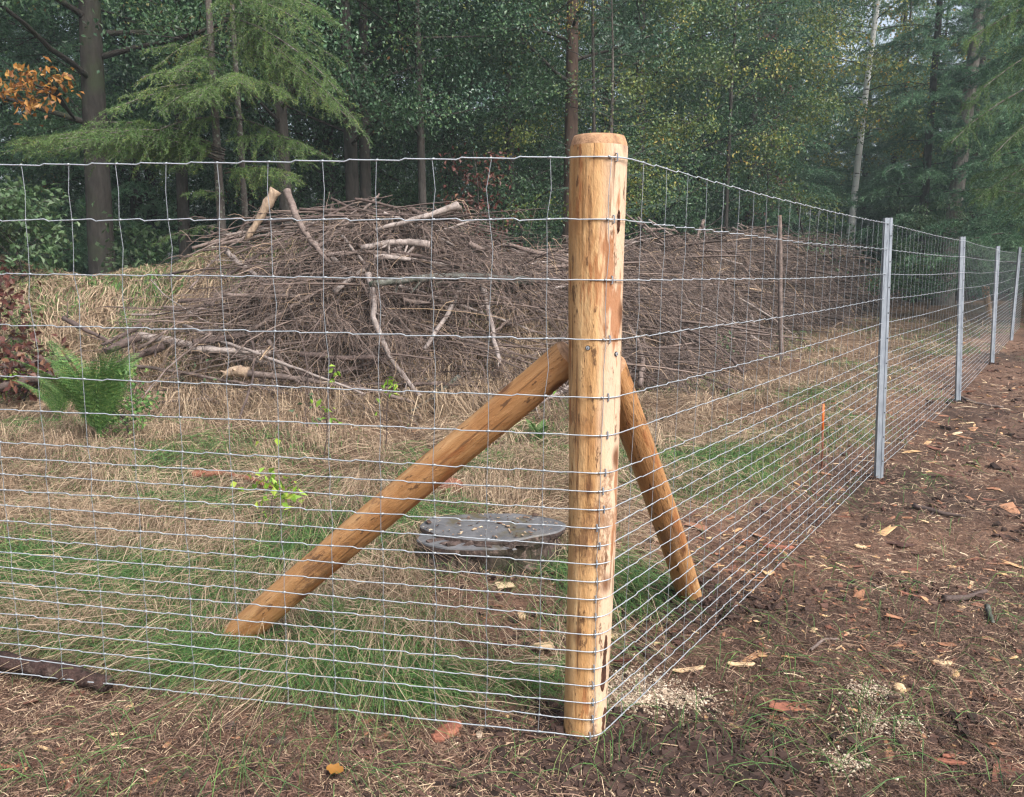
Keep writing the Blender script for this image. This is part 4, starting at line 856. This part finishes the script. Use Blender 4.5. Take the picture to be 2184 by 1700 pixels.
# galvanised steel posts: folded channel with lips and dark discs painting the shade in its holes
SL = ['nearest galvanised steel post, tallest of the four in the picture', 'second galvanised steel post along the track, between the nearest and the third', 'third galvanised steel post, just right of the far wooden stake', 'farthest galvanised steel post, at the right edge of the picture']
TOPPX = [(1893, 465), (2052, 505), (2128, 525), (2175, 527)]
import mathutils
for k in range(4):
    p = np.array([*STEEL[k], float(ground(*STEEL[k]))]); tp = at(*map(float, TOPPX[k]), STEEL[k][1]); L = float(np.linalg.norm(tp-p))
    w, dp, th = .047, .030, .003
    prof = np.array([[-w/2, -dp], [-w/2, 0], [w/2, 0], [w/2, -dp], [w/2-.012, -dp], [w/2-.012, -dp+th], [w/2-th, -dp+th], [w/2-th, -th], [-w/2+th, -th], [-w/2+th, -dp+th], [-w/2+.010, -dp+th], [-w/2+.010, -dp]])
    # shallow groove down the face
    prof = np.concatenate([prof[:2], [[-.009, 0], [-.006, -.004], [.006, -.004], [.009, 0]], prof[2:]])
    root = empty('steel_post', tuple(p), SL[k], 'fence post', 'steel posts along the right-hand run of netting')
    G = np.zeros((9, len(prof), 3)); zz = np.linspace(-.25, L, 9)
    face = RN; al = RD                            # the face looks across the track
    ca, sa_ = math.cos(.95), math.sin(.95)        # posts stand turned a little to the camera
    fx = np.array([ca*RN[0]-sa_*RD[0], ca*RN[1]-sa_*RD[1]]); ux = np.array([-fx[1], fx[0]])
    for i, z in enumerate(zz): 
        for j, (a_, b_) in enumerate(prof): G[i, j] = [*(ux*a_+fx*(b_+.02)), z]
    mb = MB(); mb.grid(G, closed=True)
    n = len(prof)
    ln = nrm(tp-p); lean = mathutils.Vector((0, 0, 1)).rotation_difference(mathutils.Vector(ln))
    body = mb.build('channel', M['steel'], root)
    hb = MB()
    for z in np.arange(.12, L-.03, .155):
        c = np.array([*(fx*.0195+ux*.016), z]); f3 = np.array([*fx, 0])
        hb.tubes(np.stack([c-f3*.002, c+f3*.0018]), .0042, 8, v=.5, cap=True)
    hb.build('hole_shade_discs', M['holeshade'], root)
    root.rotation_mode = 'QUATERNION'; root.rotation_quaternion = lean

# far wooden stake, thin stake before the heap, paint-tipped stake
s0 = atz(2109, 690); s1 = at(2102., 611., s0[1]); sg = np.array([s0[0], s0[1], float(ground(s0[0], s0[1]))])
pole('wooden_stake', sg, s1, .07, .085, 'peeled', 'short pale wooden stake beyond the netting, left of the third steel post', 'stake', chamfer=.01, K=20, S=16, seed=8)
s0 = hit(1667., 775.); s1 = at(1662., 460., s0[1])
pole('thin_stake', s0, s1, .034, .028, 'branch', 'thin upright wooden stake in front of the right part of the brush heap', 'stake', chamfer=.008, K=30, S=10, seed=9)
s0 = atz(1752, 1000); s0[2] = float(ground(s0[0], s0[1])); s1 = at(1756., 862., s0[1]); st = empty('marker_stick', tuple(s0), 'thin stick with fluorescent orange painted tip, behind the netting', 'stick')
d = s1-s0; mb = MB(); mb.tubes(np.stack([d*-.05, d*.3+[.004, 0, 0], d*.56]), np.array([.006, .006, .007]), 8, v=.5, cap=True); mb.build('shaft', M['redwood'], st, smooth=True)
mb = MB(); mb.tubes(np.stack([d*.56, d*.8, d]), np.array([.0075, .008, .007]), 8, v=.5, cap=True); mb.build('painted_tip', M['orangepaint'], st, smooth=True)

# ------------------------------------------------------------------ stump
sc_ = hit(1045., 1225.); sc_ = np.array([at(1048., 1128., 3.45)[0], 3.45, 0]); zt = float(at(1048., 1128., 3.45)[2]); sc_[2] = float(ground(sc_[0], sc_[1]))
stp = empty('tree_stump', tuple(sc_), 'old rotten tree stump with grey weathered cut top between the post and left brace', 'stump')
S = 72; a = np.arange(S)*2*math.pi/S; hT = zt-sc_[2]
rx = .29*(1+.10*np.sin(a*3+1)+.06*np.sin(a*7)+.035*rng.normal(0, 1, S)); ry = .20*(1+.08*np.sin(a*2+2)+.05*np.sin(a*5)+.035*rng.normal(0, 1, S))
G = []
for q, k_ in ((-.1, 1.3), (.05, 1.18), (.25, 1.05), (.5, .98), (.75, .95), (.9, .99)):
    jt = 1+.03*rng.normal(0, 1, S)+.22*(fbm(np.cos(a)*3+q, np.sin(a)*3, 77, 3)-.5); G.append(np.stack([rx*np.cos(a)*k_*jt, ry*np.sin(a)*k_*jt, np.full(S, q*hT)+.008*rng.normal(0, 1, S)], -1))
G.append(np.stack([rx*np.cos(a)*.4, ry*np.sin(a)*.4, np.full(S, .9*hT)], -1)); G.append(np.stack([rx*np.cos(a)*.001, ry*np.sin(a)*.001, np.full(S, .9*hT)], -1))
mb = MB(); mb.grid(np.array(G), closed=True); mb.build('rotten_base', M['stumprot'], stp)
def slab(sel, z0, th, sx, sy, ox, oy, tilt):
    n = 64; aa = np.linspace(sel[0], sel[1], n, endpoint=sel[1] < 6); e = 1+.04*np.sin(aa*3+sel[0])+.16*(fbm(np.cos(aa)*2.3+sel[1], np.sin(aa)*2.3, 71, 3)-.5)
    rim = np.stack([sx*np.cos(aa)*e+ox, sy*np.sin(aa)*e+oy], -1)
    if sel[1]-sel[0] < 6: 
        m_ = 16; back = rim[-1]+(rim[0]-rim[-1])*np.linspace(.04, .96, m_)[:, None]; back += np.stack([.0*back[:, 0], .06*(fbm(np.arange(m_)*.5, np.zeros(m_), 73, 2)-.5)], -1); rim = np.concatenate([rim, back])
    c = rim.mean(0); rows = []
    for k_, z in ((.02, z0-th), (.97, z0-th), (1.0, z0-th*.6), (1.0, z0-.006), (.975, z0), (.6, z0+.002), (.3, z0+.003), (.01, z0+.003)):
        xy = c+(rim-c)*k_; zz = z+(xy[:, 1]*tilt)+.006*(fbm(xy[:, 0]*9, xy[:, 1]*9, 17, 2)-.5); rows.append(np.concatenate([xy, zz[:, None]], 1))
    mb = MB(); mb.grid(np.array(rows[:4]), closed=True, m=1); mb.grid(np.array(rows[3:]), closed=True); mb.build('cut_face', [M['stumptop'], M['stumprot']], stp)
slab((0, 6.2832), hT+.008, .032, .315, .165, .005, .02, .05)
slab((math.pi*.98, math.pi*1.66), hT-.016, .03, .29, .185, -.03, -.015, .05)
n = 130; th = U(0, 6.28, n); q = np.sqrt(rng.random(n)); x_ = .30*q*np.cos(th); y_ = .16*q*np.sin(th)+.02; L = U(.003, .014, n)*np.where(rng.random(n) < .06, 2, 1); mb = MB()
mb.blocks(np.stack([x_, y_, hT+.016+.05*y_+0*x_], -1), np.stack([np.cos(th*7), np.sin(th*7), rng.normal(0, .2, n)], -1), L, L*U(.2, .6, n), L*.2, jit=.3)
tag(mb.build('debris', M['litter'], stp), kind='stuff')
for k in []:
    th = U(3.4, 6.0); c = np.array([.27*math.cos(th), .25*math.sin(th), 0]); 
    mb = MB()
    mb.tubes(np.stack([c*.8+[0, 0, hT*.5], c*1.05+[0, 0, hT*.2], c*1.35+[0, 0, -.03]]), np.array([.03, .04, .03]), 7, v=.5, cap=True); mb.build('root_flare', M['stumprot'], stp, smooth=True)

# ------------------------------------------------------------------ single things on the ground
def lie(pts, r, name, label, mat, cat, z=.4, **kw):
    Q = np.array([atz(float(a), float(b_), .05) for a, b_ in pts]); Q[:, 2] = ground(Q[:, 0], Q[:, 1])+r*z+.01; return branch_mesh(Q, r, name, label, mat, cat, **kw)
lie([(410, 1020), (470, 1015), (520, 1024), (570, 1040), (605, 1052)], .024, 'bent_root', 'curved orange-red stripped root lying in the grass, left of the left brace', 'redwood', 'root', z=2.2, taper=.3, stubs=1)
lie([(2, 1408), (110, 1425), (228, 1446)],   .031, 'log', 'dark wet log lying along the netting at the lower left', 'wetlog', 'log', taper=.85, stubs=2, z=1.0)
lie([(912, 1040), (945, 1050), (985, 1062)], .075, 'root_chunk', 'chunk of dark reddish root wood lying behind the stump', 'redwood', 'root', taper=.6, z=.5, stubs=5)
lie([(728, 1085), (760, 1082), (790, 1078)], .035, 'log_end', 'dark rotten log end behind the left brace', 'darkbranch', 'log', taper=.8, stubs=2)
lie([(1950, 1062), (2010, 1076), (2060, 1085)], .016, 'stick', 'dark split stick on the track level with the nearest steel post', 'darkbranch', 'stick', stubs=1)
lie([(2045, 843), (2085, 855), (2140, 862)], .018, 'stick', 'long stick on the track beside the second steel post', 'branch', 'stick', stubs=1)
lie([(2015, 1258), (2060, 1250), (2105, 1240)], .014, 'stick', 'dark knotted stick on the far right of the track', 'darkbranch', 'stick', stubs=4)
lie([(1730, 1780-410), (1760, 1350), (1790, 1345)], .006, 'stick', 'thin stick beside the pale torn chip on the track', 'branch', 'stick', stubs=1)
lie([(1510, 815), (1560, 838), (1640, 842)], .016, 'fallen_branch', 'small fallen branch in the straw right of the right brace', 'branch', 'branch', stubs=5)
lie([(1430, 975), (1470, 960), (1500, 950)], .018, 'stick', 'short dark stick in the grass right of the right brace', 'darkbranch', 'stick', stubs=2)
lie([(2108, 1275), (2112, 1290), (2120, 1305)], .012, 'stick', 'small green-grey stick near the right edge below the knotted stick', 'mosslog', 'stick', stubs=0)

def chip(px, py, L, W, H, rot, mat, name, label, cat, tip=.5, z=0.0):
    c = atz(float(px), float(py), .01); c[2] = float(ground(c[0], c[1]))+.004+z
    K, S = 14, 8; G = np.zeros((K, S, 3))
    e0 = fbm(np.arange(K)*.9+px, np.full(K, py*1.0), 7, 2)-.5; e1 = fbm(np.arange(K)*1.1+py, np.full(K, px*1.0), 8, 2)-.5
    for i in range(K):
        q = i/(K-1); w = W*.5*min(1, (q*5+.25))*min(1, (1-q)*4*(1+tip)+.12); x = (q-.5)*L
        ya, yb = -w*(1+e0[i]*.9), w*(1+e1[i]*.9); hz = H*.8*(.85+.3*rng.random()); cur = .12*L*(q-.5)**2*4*.3
        G[i] = [[x, ya, cur], [x, ya*.55+yb*.45-.0*w, cur-.001], [x, yb, cur], [x, yb*.98, cur+hz*.7], [x, yb*.6, cur+hz*(.9+.15*rng.random())], [x, 0, cur+hz*(.9+.15*rng.random())], [x, ya*.6, cur+hz*(.9+.15*rng.random())], [x, ya*.98, cur+hz*.7]]
    G[0] = G[0].mean(0)+(G[0]-G[0].mean(0))*.55; G[-1] = G[-1].mean(0)+(G[-1]-G[-1].mean(0))*.5
    Gc = np.concatenate([G[:1].mean(1, keepdims=True).repeat(S, 1), G, G[-1:].mean(1, keepdims=True).repeat(S, 1)])
    mb = MB(); mb.grid(Gc, closed=True); o = mb.build(name, M[mat], None, loc=c); o.rotation_euler = (rng.normal(0, .08), rng.normal(0, .08), rot); return tag(o, label, cat)
CH = [(952, 1548, .12, .045, .022, 1.0, 'redwood', 'bark_piece', 'reddish bark piece with a pale yellow edge, left of the corner post foot', 'bark'),
 (1690, 1508, .15, .045, .008, .15, 'redwood', 'bark_piece', 'large purplish bark flake lying right of the corner post', 'bark'),
 (1160, 1390, .07, .05, .014, .3, 'cutwood', 'wood_chip', 'pale torn wood chip behind the netting, upper of the two left of the post', 'wood chip', .5, .02),
 (1158, 1442, .085, .05, .014, .1, 'cutwood', 'wood_chip', 'pale torn wood chip behind the netting, lower of the two left of the post', 'wood chip', .5, .02),
 (1255, 1606, .055, .022, .008, 1.0, 'cutwood', 'wood_chip', 'yellow splinter standing in the soil just below the corner post', 'wood chip'),
 (1388, 1675, .06, .025, .01, .9, 'cutwood', 'wood_chip', 'yellow splintered chip on the dark soil at the bottom', 'wood chip'),
 (1145, 1187, .10, .025, .02, .5, 'cutwood', 'wood_chip', 'orange-tan chip in front of the stump', 'wood chip'),
 (1112, 1325, .03, .07, .012, .1, 'cutwood', 'wood_chip', 'upright pinkish chip below the stump', 'wood chip'),
 (1430, 1185, .075, .03, .012, -1.0, 'redwood', 'wood_chip', 'orange splinter left of the foot of the right brace', 'wood chip'),
 (1320, 1188, .085, .022, .014, -.9, 'cutwood', 'wood_chip', 'orange splinter just right of the post, upper one', 'wood chip'),
 (1312, 1243, .06, .022, .012, -.8, 'redwood', 'wood_chip', 'orange splinter just right of the post, lower one', 'wood chip'),
 (1304, 1352, .05, .03, .014, .3, 'cutwood', 'wood_chip', 'tan chip touching the right side of the post near its foot', 'wood chip'),
 (1735, 1345, .05, .02, .007, 1.0, 'cutwood', 'wood_chip', 'pale torn chip alone on the track', 'wood chip'),
 (1918, 1470, .055, .03, .018, 1.1, 'cutwood', 'wood_chip', 'rust-coloured chip above a grey leaf on the track', 'wood chip'),
 (2010, 1415, .06, .022, .012, -.3, 'cutwood', 'wood_chip', 'tan chip with ragged ends at the right of the track', 'wood chip'),
 (1660, 1168, .14, .03, .02, -.15, 'redwood', 'bark_piece', 'bright red bark strip on the soil outside the netting', 'bark'),
 (1618, 1180, .09, .02, .012, -.8, 'redwood', 'bark_piece', 'red bark strip just inside the netting beside the bright red one', 'bark'),
 (1580, 1418-2, .10, .02, .008, .15, 'cutwood', 'wood_chip', 'long pale splinter outside the netting right of the sawdust', 'wood chip'),
 (1470, 1420, .12, .022, .008, .25, 'cutwood', 'wood_chip', 'long tan splinter near the sawdust right of the post', 'wood chip'),
 (2000, 1610, .14, .018, .008, -.5, 'redwood', 'wood_chip', 'long reddish splinter at the lower right, crossed by another', 'wood chip'),
 (2035, 1600, .08, .014, .007, .3, 'redwood', 'wood_chip', 'shorter splinter lying across the long reddish one at lower right', 'wood chip'),
 (1945, 1265, .11, .02, .01, -.7, 'redwood', 'bark_piece', 'narrow red bark strip on the track right of a dark slat', 'bark'),
 (1875, 1245, .065, .018, .006, -.8, 'stumprot', 'bark_piece', 'dark grey slat of bark on the track', 'bark'),
 (1835, 1163, .06, .018, .012, -.2, 'cutwood', 'wood_chip', 'yellowish chip with dark edge on the upper track', 'wood chip'),
 (22, 1644, .06, .015, .008, .1, 'redwood', 'wood_chip', 'bright orange chip at the lower left edge', 'wood chip'),
 (268, 1644, .03, .016, .007, 0, 'redwood', 'wood_chip', 'small orange chip on the soil at lower left', 'wood chip'),
 (705, 1635, .05, .018, .008, -.9, 'stumprot', 'bark_piece', 'curled dark bark scrap at the bottom, left of centre', 'bark'),
 (325, 1248, .05, .03, .01, 0, 'cutwood', 'wood_chip', 'tan chip on the green grass at left', 'wood chip'),
 (396, 1400, .09, .012, .006, .6, 'cutwood', 'wood_chip', 'thin orange splinter right of the wet log', 'wood chip'),
 (195, 1392, .07, .03, .012, -.3, 'cutwood', 'wood_chip', 'orange-yellow chip above the wet log', 'wood chip'),
 (90, 1555, .05, .01, .006, .8, 'cutwood', 'wood_chip', 'small yellow splinter below the wet log', 'wood chip'),
 (1885, 960-12, .10, .012, .008, -.7, 'cutwood', 'wood_chip', 'light stripped stick between the first two steel posts', 'wood chip'),
 (1022, 1559, .018, .04, .006, .1, 'sawdust', 'wood_chip', 'tiny pale chip standing in the soil left of the post foot', 'wood chip'),
 (490, 1555, .035, .02, .01, 1.2, 'stumprot', 'bark_piece', 'small black bark scrap with an orange edge below the wire', 'bark'),
 (1360, 1238, .07, .03, .012, -.1, 'redwood', 'bark_piece', 'purplish bark piece between the post and the right brace', 'bark'),
 (590, 1578, .06, .03, .008, .2, 'stumprot', 'bark_piece', 'flat dark bark piece on the soil below the left brace', 'bark')]
for c in CH: chip(*c)

# fallen leaves (each a thing)
LF = [(300, 1185, 'redleaf', 'brown leaf on straw at left, above the green grass', .10), (318, 1262-12, 'redleaf', 'reddish leaf in the green grass at left', .08), (160, 1270, 'orangeleaf', 'orange leaf in the grass at far left', .06), (228, 1268, 'redleaf', 'pinkish leaf standing in the green grass', .07),
      (378, 1272, 'orangeleaf', 'small orange leaf left of the brace foot', .06), (548, 1312, 'redleaf', 'red leaf beside the left brace foot', .05), (1230, 1310, 'orangeleaf', 'orange leaf beside the post near the wire', .06), (715, 1640, 'orangeleaf', 'orange leaf on bare soil at bottom centre-left', .05), (1330, 1405, 'redleaf', 'round brown leaf just right of the post', .08)]
for px, py, mt_, lab, sz in LF:
    c = atz(float(px), float(py), .03); c[2] = float(ground(c[0], c[1]))+.03; mb = MB(); K = 9; G = np.zeros((K, 5, 3))
    for i in range(K):
        q = i/(K-1); w = sz*.32*math.sin(math.pi*min(1, q*.96+.02))**.7*(1+.25*math.sin(q*17)); 
        for j in range(5): u = j/2-1; G[i, j] = [(q-.5)*sz, u*w, .25*w*u*u+.1*sz*(q-.5)**2*3]
    mb.grid(G, v=U(.2, .8)); o = mb.build('fallen_leaf', M[mt_], None, smooth=True, loc=c); o.rotation_euler = (U(-.4, .6), U(-.3, .3), U(0, 6.28)); tag(o, lab, 'leaf')

# ------------------------------------------------------------------ fern, seedlings
def fern(px, py, label, n, L, tilt=.9):
    c = hit(px, py); root = empty('fern', tuple(c), label, 'fern')
    for k in range(n):
        a = 6.28*k/n+U(-.3, .3); l = L*U(.7, 1.1); s = np.linspace(0, 1, 26)*1.0; out = np.array([math.cos(a), math.sin(a), 0]); lean = U(.2, .6)
        P = out*(l*lean*s**1.5)[:, None]+np.array([0, 0, 1.])*(l*(s-.32*s**2.2))[:, None]
        mb = MB(); mb.tubes(P, np.linspace(.004, .0012, 26)[None], 4, v=.3)
        T = nrm(np.gradient(P, axis=0)); sd = nrm(np.cross(T, np.cross(out, [0, 0, 1.])+rng.normal(0, .1, 3))); sd = np.cross(out, [0, 0, 1.])[None]+0*T
        for i in range(4, 26):
            w = l*.24*math.sin(math.pi*min(1, (i-2)/25))**.7*(1.1-i/30)
            for sg in (1, -1):
                d = nrm(sd[i]*sg+T[i]*.45+np.array([0, 0, -.15])); m_ = max(5, int(w/.011)); u = np.linspace(.1, 1, m_)
                B = P[i]+d*(w*u)[:, None]; ll = w*.17*(1.15-u)+.007
                for s2 in (1, -1): mb.leaves(B, T[i]*s2*.9+d*.5+0*B, np.cross(d, T[i])+0*B+rng.normal(0, .15, B.shape), ll, ll*.5, v=np.clip(rng.normal(.5, .2, m_), 0, 1))
        mb.build('frond', M['fern'], root)
    return root
fern(215, 950, 'bushy green fern in front of the dark logs at left', 10, 1.0)
fern(130, 905, 'lower fern partly behind the bushy one, to its left', 7, .6)
fern(1150, 960-15, 'small pale fern under the left brace', 5, .26)
def seedling(px, py, top, label, leaf='bright', nl=14, spread=.10, Y=None, r=.0045):
    c = atz(float(px), float(py)); c[2] = float(ground(c[0], c[1])); q = at(float(top[0]), float(top[1]), c[1])-c; root = empty('seedling', tuple(c), label, 'seedling'); H = q[2]
    s = np.linspace(0, 1, 8)[:, None]; P = q*s+np.concatenate([.012*np.sin(s*6), .012*np.cos(s*5), 0*s], 1)*s*(1-s)*4
    mb = MB(); mb.tubes(P, np.linspace(r, r*.45, 8)[None], 5, v=.5); B = []
    for k in range(6):
        t = U(.3, .95); b0 = q*t; d = nrm(np.array([rng.normal(), rng.normal(), .9])); l = H*U(.12, .25); e = b0+d*l; mb.tubes(np.stack([b0, b0+d*l*.5, e]), np.array([.0024, .002, .0012]), 4, v=.5); B.append(e)
    mb.build('stem', M['darkbranch'], root, smooth=True)
    B = np.array(B+[q, q, q]); i = rng.integers(0, len(B), nl); C = B[i]+rng.normal(0, spread*.35, (nl, 3)); mc = MB()
    mc.leaves(C, rng.normal(0, 1, (nl, 3)), rng.normal(0, .5, (nl, 3))+np.array([0, 0, .8]), U(.03, .07, nl), U(.015, .035, nl)); mc.build('leaves', M[leaf], root)
seedling(690, 1005, (706, 797), 'tall thin seedling with a bright green tip, left of the brace', nl=22)
seedling(652, 960, (656, 850), 'short bare seedling just left of the bright-tipped one', nl=10, leaf='shrubleaf')
seedling(818, 985, (832, 825), 'reddish seedling with fresh yellow-green tip above the left brace', nl=20)
seedling(572, 1135, (590, 1035), 'low bright green seedling behind the left brace foot', nl=60, spread=.2)
seedling(1218, 950, (1216, 790), 'small green sprig between the post and the left brace', nl=16)
seedling(1543, 815, (1548, 725), 'seedling with broad leaves at the foot of the right heap', nl=34, leaf='shrubleaf', spread=.2, r=.006)
seedling(1255, 1335-95, (1190, 1262-20), 'blue-green sprig beside the corner post', nl=26, leaf='fern', spread=.12) if False else None
seedling(420, 900+5, (445, 770), 'slender dry seedling near the hollow in the heap', nl=8, leaf='shrubleaf')
h_ = hit(268., 948.); broadleaf('low_bush', 'small leafy bush growing against the right side of the bushy fern', 'bush', tuple(h_), H=.5, r0=.008, z0=.06, Rr=.26, nl=18, nleaf=900, leaf=(.034, .02), lmat='fern', bark='darkbark', cl=.06, rise=.9, sub=3)
h_ = hit(45., 870.); broadleaf('low_bush', 'small yellow-green bush at the far left edge below the dark logs', 'bush', tuple(h_), H=.3, r0=.006, z0=.04, Rr=.22, nl=14, nleaf=420, leaf=(.04, .022), lmat='bright', bark='darkbark', cl=.06, rise=.8, sub=3)

# ------------------------------------------------------------------ damp air
def build_haze():
    x0, x1, y0, y1, z0, z1 = -60, 70, -6, 75, -1.6, 26
    V = np.array([[x, y, z] for z in (z0, z1) for y in (y0, y1) for x in (x0, x1)], float)
    mb = MB(); mb.add(V, np.array([[0, 2, 3, 1], [4, 5, 7, 6], [0, 1, 5, 4], [1, 3, 7, 5], [3, 2, 6, 7], [2, 0, 4, 6]]))
    m = bpy.data.materials.new('haze'); m.use_nodes = True; t = m.node_tree; t.nodes.remove(t.nodes['Principled BSDF'])
    p = t.nodes.new('ShaderNodeVolumePrincipled'); p.inputs['Color'].default_value = (.78, .95, 1.0, 1); p.inputs['Density'].default_value = HAZE
    t.links.new(p.outputs[0], t.nodes['Material Output'].inputs['Volume'])
    o = mb.build('haze', m); tag(o, 'thin damp autumn mist in the air', kind='stuff')
HAZE = .0015
build_haze()
